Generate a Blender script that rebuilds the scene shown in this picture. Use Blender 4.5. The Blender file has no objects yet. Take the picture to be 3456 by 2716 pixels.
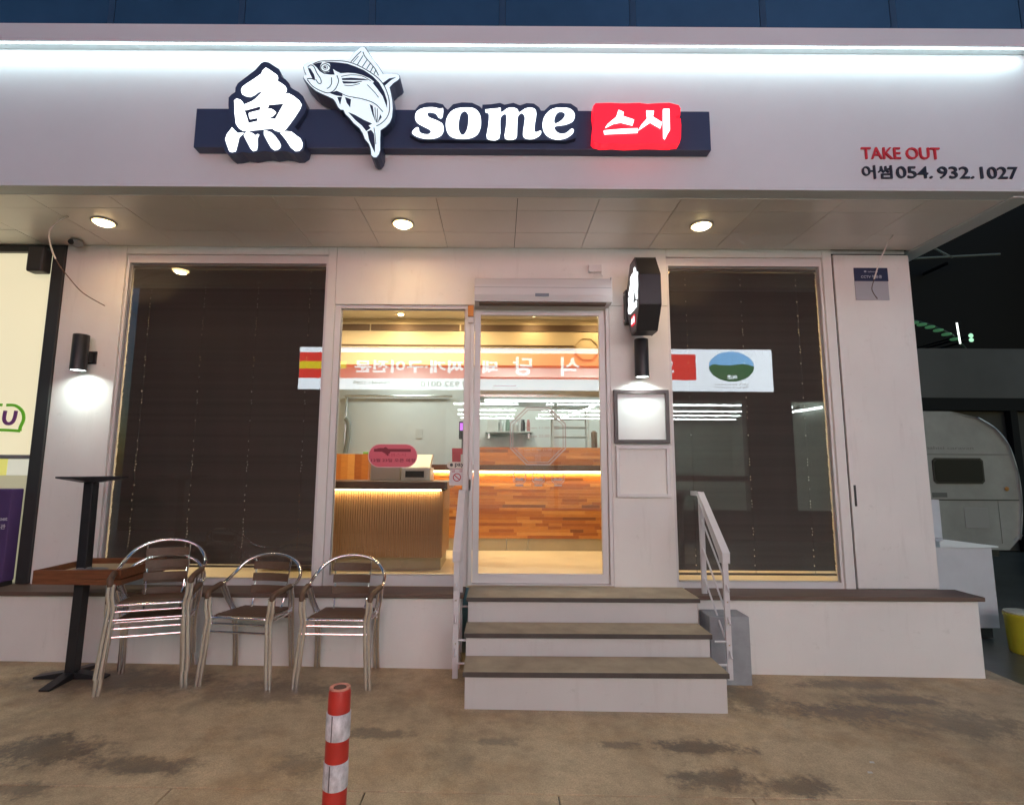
import bpy, bmesh, math, random
from mathutils import Vector, Matrix
from mathutils.geometry import tessellate_polygon
random.seed(7)
SC = bpy.context.scene
COL = SC.collection
R = math.radians

# ------------------------------------------------------------------ camera, sky, moon, exposure
cam_data = bpy.data.cameras.new('camera')
cam = bpy.data.objects.new('camera', cam_data); COL.objects.link(cam)
cam_data.sensor_width = 36.0
cam_data.lens = 18.52
cam_data.shift_x = 0.01266
cam_data.clip_start = 0.05; cam_data.clip_end = 400
cam.matrix_world = (Matrix.Translation((0, 0, 1.55)) @ Matrix.Rotation(R(90 + 7.188), 4, 'X')
                    @ Matrix.Rotation(0.006, 4, 'Z'))
SC.camera = cam

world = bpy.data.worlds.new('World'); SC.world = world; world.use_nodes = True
wn = world.node_tree.nodes; wl = world.node_tree.links
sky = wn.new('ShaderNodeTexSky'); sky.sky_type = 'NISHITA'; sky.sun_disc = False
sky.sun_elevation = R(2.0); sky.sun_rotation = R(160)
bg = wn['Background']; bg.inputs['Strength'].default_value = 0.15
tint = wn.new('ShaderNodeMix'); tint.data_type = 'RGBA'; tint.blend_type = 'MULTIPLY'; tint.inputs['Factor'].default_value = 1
tint.inputs[7].default_value = (.42, .80, 1.45, 1)        # blue tint added to the sky as cool ambient fill for the facade
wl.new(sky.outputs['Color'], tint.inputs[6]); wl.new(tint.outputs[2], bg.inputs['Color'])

moon = bpy.data.lights.new('moon', 'SUN'); moon.energy = 0.012; moon.angle = R(0.5); moon.color = (0.8, 0.88, 1)
mo = bpy.data.objects.new('moon', moon); COL.objects.link(mo)
mo.rotation_euler = (R(60), 0, R(20))

SC.view_settings.view_transform = 'Standard'; SC.view_settings.look = 'None'
SC.view_settings.exposure = 0.48; SC.view_settings.gamma = 1.0; SC.view_settings.use_curve_mapping = False
cy = SC.cycles
cy.use_denoising = True
cy.max_bounces = 7; cy.diffuse_bounces = 4; cy.glossy_bounces = 4; cy.transmission_bounces = 6; cy.transparent_max_bounces = 16
cy.sample_clamp_indirect = 6.0
cy.caustics_reflective = False; cy.caustics_refractive = False

# ------------------------------------------------------------------ materials
def S(r, g, b):
    f = lambda c: (c/255/12.92) if c/255 <= .04045 else ((c/255+.055)/1.055)**2.4
    return (f(r), f(g), f(b))

def nd(nt, kind, **kw):
    n = nt.nodes.new(kind)
    for k, v in kw.items():
        setattr(n, k, v)
    return n

MATS = {}
def mat(name, col, rough=.5, metal=0.0, var=0.0, scale=4.0, bump=0.0, bscale=60.0, spec=.5, rvar=0.0, stretch=None, coat=0.0):
    if name in MATS: return MATS[name]
    m = bpy.data.materials.new(name); m.use_nodes = True; nt = m.node_tree
    b = nt.nodes['Principled BSDF']
    b.inputs['Base Color'].default_value = (*col, 1); b.inputs['Roughness'].default_value = rough
    b.inputs['Metallic'].default_value = metal; b.inputs['Specular IOR Level'].default_value = spec
    b.inputs['Coat Weight'].default_value = coat
    if var or bump or rvar:
        tc = nd(nt, 'ShaderNodeTexCoord'); src = tc.outputs['Object']
        if stretch:
            mp = nd(nt, 'ShaderNodeMapping'); mp.inputs['Scale'].default_value = stretch
            nt.links.new(src, mp.inputs['Vector']); src = mp.outputs['Vector']
        if var or rvar:
            nz = nd(nt, 'ShaderNodeTexNoise'); nz.inputs['Scale'].default_value = scale; nz.inputs['Detail'].default_value = 6
            nz.inputs['Roughness'].default_value = .6
            nt.links.new(src, nz.inputs['Vector'])
            if var:
                rp = nd(nt, 'ShaderNodeValToRGB')
                rp.color_ramp.elements[0].position = .3; rp.color_ramp.elements[1].position = .7
                rp.color_ramp.elements[0].color = (*[c*(1-var) for c in col], 1)
                rp.color_ramp.elements[1].color = (*[min(1, c*(1+var)) for c in col], 1)
                nt.links.new(nz.outputs['Fac'], rp.inputs['Fac']); nt.links.new(rp.outputs['Color'], b.inputs['Base Color'])
            if rvar:
                mr = nd(nt, 'ShaderNodeMapRange'); mr.inputs['To Min'].default_value = rough-rvar; mr.inputs['To Max'].default_value = rough+rvar
                mr.inputs['From Min'].default_value = .3; mr.inputs['From Max'].default_value = .7
                nt.links.new(nz.outputs['Fac'], mr.inputs['Value']); nt.links.new(mr.outputs['Result'], b.inputs['Roughness'])
        if bump:
            n2 = nd(nt, 'ShaderNodeTexNoise'); n2.inputs['Scale'].default_value = bscale; n2.inputs['Detail'].default_value = 4
            nt.links.new(src, n2.inputs['Vector'])
            bp = nd(nt, 'ShaderNodeBump'); bp.inputs['Strength'].default_value = bump; bp.inputs['Distance'].default_value = .004
            nt.links.new(n2.outputs['Fac'], bp.inputs['Height']); nt.links.new(bp.outputs['Normal'], b.inputs['Normal'])
    MATS[name] = m
    return m

def emit(name, col, strength):
    if name in MATS: return MATS[name]
    m = bpy.data.materials.new(name); m.use_nodes = True; nt = m.node_tree
    b = nt.nodes['Principled BSDF']
    b.inputs['Base Color'].default_value = (*[c*.6 for c in col], 1); b.inputs['Roughness'].default_value = .4
    b.inputs['Emission Color'].default_value = (*col, 1); b.inputs['Emission Strength'].default_value = strength
    MATS[name] = m
    return m

def glass_mat(name, tint=(1, 1, 1), k=1.0, rough=0.0):
    m = bpy.data.materials.new(name); m.use_nodes = True; nt = m.node_tree; nt.nodes.clear()
    out = nd(nt, 'ShaderNodeOutputMaterial'); mx = nd(nt, 'ShaderNodeMixShader')
    tr = nd(nt, 'ShaderNodeBsdfTransparent'); tr.inputs['Color'].default_value = (*tint, 1)
    gl = nd(nt, 'ShaderNodeBsdfGlossy'); gl.inputs['Roughness'].default_value = rough
    fr = nd(nt, 'ShaderNodeFresnel'); fr.inputs['IOR'].default_value = 1.52
    ml = nd(nt, 'ShaderNodeMath', operation='MULTIPLY'); ml.inputs[1].default_value = k; ml.use_clamp = True
    nt.links.new(fr.outputs['Fac'], ml.inputs[0]); nt.links.new(ml.outputs[0], mx.inputs['Fac'])
    nt.links.new(tr.outputs[0], mx.inputs[1]); nt.links.new(gl.outputs[0], mx.inputs[2]); nt.links.new(mx.outputs[0], out.inputs['Surface'])
    MATS[name] = m
    return m

def film_mat(name, col, alpha):
    m = bpy.data.materials.new(name); m.use_nodes = True; b = m.node_tree.nodes['Principled BSDF']
    b.inputs['Base Color'].default_value = (*col, 1); b.inputs['Roughness'].default_value = .5; b.inputs['Alpha'].default_value = alpha
    MATS[name] = m
    return m

def ground_mat(name, stains, base, dark):
    m = bpy.data.materials.new(name); m.use_nodes = True; nt = m.node_tree; L = nt.links
    b = nt.nodes['Principled BSDF']
    tc = nd(nt, 'ShaderNodeTexCoord'); P = tc.outputs['Object']
    def noise(sc, det=6, ro=.6, src=P):
        n = nd(nt, 'ShaderNodeTexNoise'); n.inputs['Scale'].default_value = sc; n.inputs['Detail'].default_value = det
        n.inputs['Roughness'].default_value = ro; L.new(src, n.inputs['Vector']); return n
    def rng(v, a, bb, c=0., d=1.):
        r = nd(nt, 'ShaderNodeMapRange'); r.inputs['From Min'].default_value = a; r.inputs['From Max'].default_value = bb
        r.inputs['To Min'].default_value = c; r.inputs['To Max'].default_value = d; L.new(v, r.inputs['Value']); return r.outputs['Result']
    def mth(op, a, c):
        q = nd(nt, 'ShaderNodeMath', operation=op); q.use_clamp = False
        for i, v in enumerate((a, c)):
            if isinstance(v, (int, float)): q.inputs[i].default_value = v
            else: L.new(v, q.inputs[i])
        return q.outputs[0]
    n1 = noise(.9, 5); n2 = noise(7, 8, .7); n3 = noise(130, 5, .75); n4 = noise(2.2, 6, .65)
    stain = mth('MULTIPLY', rng(n4.outputs['Fac'], .54, .70), .42)
    n5 = noise(18, 8, .75); stain = mth('MAXIMUM', stain, mth('MULTIPLY', rng(n5.outputs['Fac'], .62, .70), .6))
    n7 = noise(30, 8, .8)
    wob = mth('ADD', mth('MULTIPLY', mth('SUBTRACT', n2.outputs['Fac'], .5), 2.4), mth('MULTIPLY', mth('SUBTRACT', n7.outputs['Fac'], .5), 2.2))
    for (x, y, rx, ry, s) in stains:
        mp = nd(nt, 'ShaderNodeMapping'); mp.vector_type = 'POINT'
        mp.inputs['Location'].default_value = (-x/rx, -y/ry, 0); mp.inputs['Scale'].default_value = (1/rx, 1/ry, 0)
        L.new(P, mp.inputs['Vector'])
        ln = nd(nt, 'ShaderNodeVectorMath', operation='LENGTH'); L.new(mp.outputs['Vector'], ln.inputs[0])
        d = mth('ADD', ln.outputs['Value'], wob)
        stain = mth('MAXIMUM', stain, rng(d, 1.1, .55, 0, s))
    mx = nd(nt, 'ShaderNodeMix'); mx.data_type = 'RGBA'
    mx.inputs[6].default_value = (*base, 1); mx.inputs[7].default_value = (*dark, 1)
    L.new(stain, mx.inputs['Factor'])
    def mul(colsock, fac):
        q = nd(nt, 'ShaderNodeMix'); q.data_type = 'RGBA'; q.blend_type = 'MULTIPLY'; q.inputs['Factor'].default_value = 1
        L.new(colsock, q.inputs[6]); L.new(fac, q.inputs[7]); return q.outputs[2]
    n6 = noise(1.3, 6, .7)
    rust = nd(nt, 'ShaderNodeMix'); rust.data_type = 'RGBA'; rust.inputs[7].default_value = (base[0]*.74, base[1]*.58, base[2]*.42, 1)
    L.new(mx.outputs[2], rust.inputs[6]); L.new(rng(n6.outputs['Fac'], .48, .68, 0, .55), rust.inputs['Factor'])
    c = mul(rust.outputs[2], rng(n1.outputs['Fac'], .3, .7, .80, 1.16))
    c = mul(c, rng(n2.outputs['Fac'], .3, .7, .78, 1.2)); c = mul(c, rng(n3.outputs['Fac'], .3, .7, .66, 1.28))
    L.new(c, b.inputs['Base Color'])
    L.new(mth('ADD', rng(stain, 0, 1, .58, .3), mth('MULTIPLY', n2.outputs['Fac'], .12)), b.inputs['Roughness'])
    bp = nd(nt, 'ShaderNodeBump'); bp.inputs['Strength'].default_value = .22; bp.inputs['Distance'].default_value = .004
    L.new(mth('ADD', n3.outputs['Fac'], mth('MULTIPLY', n2.outputs['Fac'], 1.5)), bp.inputs['Height']); L.new(bp.outputs['Normal'], b.inputs['Normal'])
    return m

# ------------------------------------------------------------------ mesh helpers
class MB:
    def __init__(s): s.v = []; s.f = []
    def box(s, x0, x1, y0, y1, z0, z1, M=None):
        n = len(s.v)
        p = [(x0,y0,z0),(x1,y0,z0),(x1,y1,z0),(x0,y1,z0),(x0,y0,z1),(x1,y0,z1),(x1,y1,z1),(x0,y1,z1)]
        if M is not None: p = [tuple(M @ Vector(q)) for q in p]
        s.v += p
        s.f += [tuple(n+i for i in q) for q in ((0,3,2,1),(4,5,6,7),(0,1,5,4),(1,2,6,5),(2,3,7,6),(3,0,4,7))]
        return s
    def quad(s, *p):
        n = len(s.v); s.v += [tuple(q) for q in p]; s.f.append(tuple(range(n, n+len(p)))); return s
    def prism(s, outer, a0, a1, axes='xz', holes=()):
        """polygon (u,v) extruded along the third axis from a0 to a1"""
        loops = [[Vector((u, v, 0)) for u, v in outer]] + [[Vector((u, v, 0)) for u, v in h] for h in holes]
        flat = [q for l in loops for q in l]
        tris = tessellate_polygon(loops)
        def put(u, v, a): return {'xz': (u, a, v), 'yz': (a, u, v), 'xy': (u, v, a)}[axes]
        n = len(s.v); k = len(flat)
        s.v += [put(q.x, q.y, a0) for q in flat] + [put(q.x, q.y, a1) for q in flat]
        for t in tris:
            s.f.append((n+t[0], n+t[1], n+t[2])); s.f.append((n+k+t[2], n+k+t[1], n+k+t[0]))
        o = n
        for l in loops:
            c = len(l)
            for i in range(c):
                j = (i+1) % c; s.f.append((o+i, o+j, o+k+j, o+k+i))
            o += c
        return s
    def tube(s, path, r, n=10, closed=False, cap=True):
        pts = [Vector(q) for q in path]; m = len(pts); base = len(s.v)
        up = None
        for i, q in enumerate(pts):
            a = pts[i-1] if (i or closed) else q; b = pts[(i+1) % m] if (i < m-1 or closed) else q
            t = (b-a).normalized()
            if up is None:
                up = Vector((0, 0, 1)) if abs(t.z) < .9 else Vector((1, 0, 0))
            u = up - t*up.dot(t)
            if u.length < 1e-5: u = t.orthogonal()
            u.normalize(); w = t.cross(u); up = u
            rr = r[i] if isinstance(r, (list, tuple)) else r
            for k in range(n):
                ang = 2*math.pi*k/n
                s.v.append(tuple(q + u*math.cos(ang)*rr + w*math.sin(ang)*rr))
        for i in range(m if closed else m-1):
            for k in range(n):
                j = (i+1) % m; k2 = (k+1) % n
                s.f.append((base+i*n+k, base+i*n+k2, base+j*n+k2, base+j*n+k))
        if cap and not closed:
            s.f.append(tuple(base+k for k in reversed(range(n)))); s.f.append(tuple(base+(m-1)*n+k for k in range(n)))
        return s
    def lathe(s, prof, n=28, c=(0, 0, 0), M=None):
        base = len(s.v); m = len(prof)
        for (r, z) in prof:
            for k in range(n):
                a = 2*math.pi*k/n; p = Vector((c[0]+r*math.cos(a), c[1]+r*math.sin(a), c[2]+z))
                if M is not None: p = M @ p
                s.v.append(tuple(p))
        for i in range(m-1):
            for k in range(n):
                k2 = (k+1) % n
                s.f.append((base+i*n+k, base+i*n+k2, base+(i+1)*n+k2, base+(i+1)*n+k))
        s.f.append(tuple(base+k for k in reversed(range(n)))); s.f.append(tuple(base+(m-1)*n+k for k in range(n)))
        return s
    def build(s, name, material, parent=None, bevel=0.0, smooth=False, seg=2):
        me = bpy.data.meshes.new(name); me.from_pydata(s.v, [], s.f); me.update()
        bm = bmesh.new(); bm.from_mesh(me)
        if bevel:
            bmesh.ops.remove_doubles(bm, verts=bm.verts, dist=1e-6)
            es = [e for e in bm.edges if len(e.link_faces) == 2 and e.calc_face_angle(0) > .5]
            bmesh.ops.bevel(bm, geom=es, offset=bevel, segments=seg, affect='EDGES', profile=.6, clamp_overlap=True)
        bmesh.ops.recalc_face_normals(bm, faces=bm.faces)
        bm.to_mesh(me); bm.free()
        if smooth:
            me.shade_smooth()
            try: me.set_sharp_from_angle(angle=R(40))
            except Exception: pass
        me.materials.append(material)
        return link(name, me, parent)

def link(name, me, parent=None):
    o = bpy.data.objects.new(name, me); COL.objects.link(o)
    if parent is not None:
        o.parent = parent
        if parent.type == 'EMPTY' and parent.get('_w'): o.location = -Vector(parent.location)
    return o

def tag(o, label=None, cat=None, group=None, kind=None):
    if label: o['label'] = label
    if cat: o['category'] = cat
    if group: o['group'] = group
    if kind: o['kind'] = kind
    return o

def thing(name, label, cat, loc=(0, 0, 0), group=None, world=True):
    o = bpy.data.objects.new(name, None); COL.objects.link(o); o.location = loc; o.empty_display_size = .1
    if world: o['_w'] = 1
    return tag(o, label, cat, group)

def bx(name, b, m, parent=None, bevel=0.0):
    return MB().box(*b).build(name, m, parent, bevel)

def copy_tree(o, parent=None):
    c = o.copy(); COL.objects.link(c); c.parent = parent
    for ch in list(o.children): copy_tree(ch, c)
    return c

def spline(pts, n=8):
    P = [Vector(p) for p in pts]; out = []
    for i in range(len(P)-1):
        p0 = P[max(i-1, 0)]; p1 = P[i]; p2 = P[i+1]; p3 = P[min(i+2, len(P)-1)]
        for k in range(n):
            t = k/n
            out.append(.5*((2*p1)+(p2-p0)*t+(2*p0-5*p1+4*p2-p3)*t*t+(3*p1-p0-3*p2+p3)*t**3))
    out.append(P[-1])
    return out

def text_geo(body, bold=0.0):
    c = bpy.data.curves.new('lettering', 'FONT'); c.body = body; c.offset = bold; c.resolution_u = 3
    o = bpy.data.objects.new('lettering', c); COL.objects.link(o)
    dg = bpy.context.evaluated_depsgraph_get()
    me = bpy.data.meshes.new_from_object(o.evaluated_get(dg))
    v = [(p.co.x, p.co.y) for p in me.vertices]; f = [tuple(p.vertices) for p in me.polygons]
    bpy.data.objects.remove(o); bpy.data.curves.remove(c); bpy.data.meshes.remove(me)
    return v, f

def text(name, body, x0, x1, z0, z1, y, m, parent, depth=.004, face=-1, bold=0.0, axis='y', slant=0.0):
    """letters fitted into the box x0..x1, z0..z1, standing on the plane y; face -1 looks to -Y, +1 to +Y"""
    v, f = text_geo(body, bold)
    xs = [p[0] for p in v]; ys = [p[1] for p in v]
    sx = (x1-x0)/(max(xs)-min(xs)); sz = (z1-z0)/(max(ys)-min(ys)); mx, my = min(xs), min(ys)
    me = bpy.data.meshes.new(name); bm = bmesh.new()
    fr = []
    for (a, b) in v:
        u = (a-mx)*sx + slant*(b-my)*sz; w = z0+(b-my)*sz
        X = x0+u if face == -1 else x1-u
        p = (X, y+face*depth, w) if axis == 'y' else (y+face*depth, X, w)
        fr.append(bm.verts.new(p))
    for q in f:
        try: bm.faces.new([fr[i] for i in q])
        except ValueError: pass
    bmesh.ops.remove_doubles(bm, verts=bm.verts, dist=1e-6)
    ret = bmesh.ops.extrude_face_region(bm, geom=bm.faces[:])
    off = Vector((0, -face*depth*.9, 0)) if axis == 'y' else Vector((-face*depth*.9, 0, 0))
    bmesh.ops.translate(bm, verts=[g for g in ret['geom'] if isinstance(g, bmesh.types.BMVert)], vec=off)
    bmesh.ops.recalc_face_normals(bm, faces=bm.faces)
    bm.to_mesh(me); bm.free(); me.materials.append(m)
    return link(name, me, parent)

def area(name, loc, rot, size, power, col, parent=None, shape='DISK', size_y=None, spread=None):
    l = bpy.data.lights.new(name, 'AREA'); l.energy = power; l.color = col; l.shape = shape; l.size = size
    if size_y: l.size_y = size_y
    if spread: l.spread = R(spread)
    o = bpy.data.objects.new(name, l); COL.objects.link(o)
    o.rotation_euler = rot; o.location = loc
    if parent is not None:
        o.parent = parent
        if parent.type == 'EMPTY' and parent.get('_w'): o.location = Vector(loc)-Vector(parent.location)
    return o

def GZ(x):
    x = max(-8, min(8, x)); return -.0145-.0112*x

def wall_mat(name, col):
    m = mat(name, col, .75, var=.04, scale=1.5, bump=.3, bscale=170); nt = m.node_tree; L = nt.links
    b = nt.nodes['Principled BSDF']; src = b.inputs['Base Color'].links[0].from_socket
    tc = nd(nt, 'ShaderNodeTexCoord')
    for sc, stretch, lo, hi, k in ((5, (2.2, 2.2, .28), .56, .80, .20), (9, (1, 1, 1.4), .64, .74, .22), (70, (1, 1, 1), .66, .74, .25)):
        mp = nd(nt, 'ShaderNodeMapping'); mp.inputs['Scale'].default_value = stretch; L.new(tc.outputs['Object'], mp.inputs['Vector'])
        nz = nd(nt, 'ShaderNodeTexNoise'); nz.inputs['Scale'].default_value = sc; nz.inputs['Detail'].default_value = 7; nz.inputs['Roughness'].default_value = .65
        L.new(mp.outputs['Vector'], nz.inputs['Vector'])
        r = nd(nt, 'ShaderNodeMapRange'); r.inputs['From Min'].default_value = lo; r.inputs['From Max'].default_value = hi; r.inputs['To Max'].default_value = k
        L.new(nz.outputs['Fac'], r.inputs['Value'])
        q = nd(nt, 'ShaderNodeMix'); q.data_type = 'RGBA'; q.inputs[7].default_value = (col[0]*.5, col[1]*.47, col[2]*.42, 1)
        L.new(src, q.inputs[6]); L.new(r.outputs['Result'], q.inputs['Factor']); src = q.outputs[2]
    L.new(src, b.inputs['Base Color'])
    return m

# shared materials
M_WALL = wall_mat('white_render', (.76, .735, .695))
M_FASCIA = mat('fascia_panel', (.63, .68, .695), .55, var=.04, scale=1.2, bump=.05, bscale=90)
M_SOFFIT = mat('soffit_board', (.90, .87, .83), .32, var=.03, scale=2.5, spec=.8)
M_FRAME = mat('white_frame', (.67, .645, .63), .4, var=.03, scale=3)
M_DARKFR = mat('dark_frame', (.035, .035, .034), .45)
M_BLACK = mat('black_metal', (.018, .018, .02), .42, var=.15, scale=8)
M_GLASS = glass_mat('window_glass', (.97, .985, .98), 1.0)
M_BLIND = mat('blind_slat', (.080, .062, .055), .55, var=.08, scale=3)
_nt = M_BLIND.node_tree; _oi = nd(_nt, 'ShaderNodeObjectInfo'); _b = _nt.nodes['Principled BSDF']; _src = _b.inputs['Base Color'].links[0].from_socket
_r = nd(_nt, 'ShaderNodeMapRange'); _r.inputs['To Min'].default_value = .9; _r.inputs['To Max'].default_value = 1.08; _nt.links.new(_oi.outputs['Random'], _r.inputs['Value'])
_q = nd(_nt, 'ShaderNodeMix'); _q.data_type = 'RGBA'; _q.blend_type = 'MULTIPLY'; _q.inputs['Factor'].default_value = 1
_nt.links.new(_src, _q.inputs[6]); _nt.links.new(_r.outputs['Result'], _q.inputs[7]); _nt.links.new(_q.outputs[2], _b.inputs['Base Color'])
M_CHROME = mat('polished_aluminium', (.94, .94, .93), .19, 1.0)
M_SLAT = mat('brown_slat', (.12, .07, .04), .5, var=.2, scale=20, stretch=(1, 8, 8))
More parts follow.
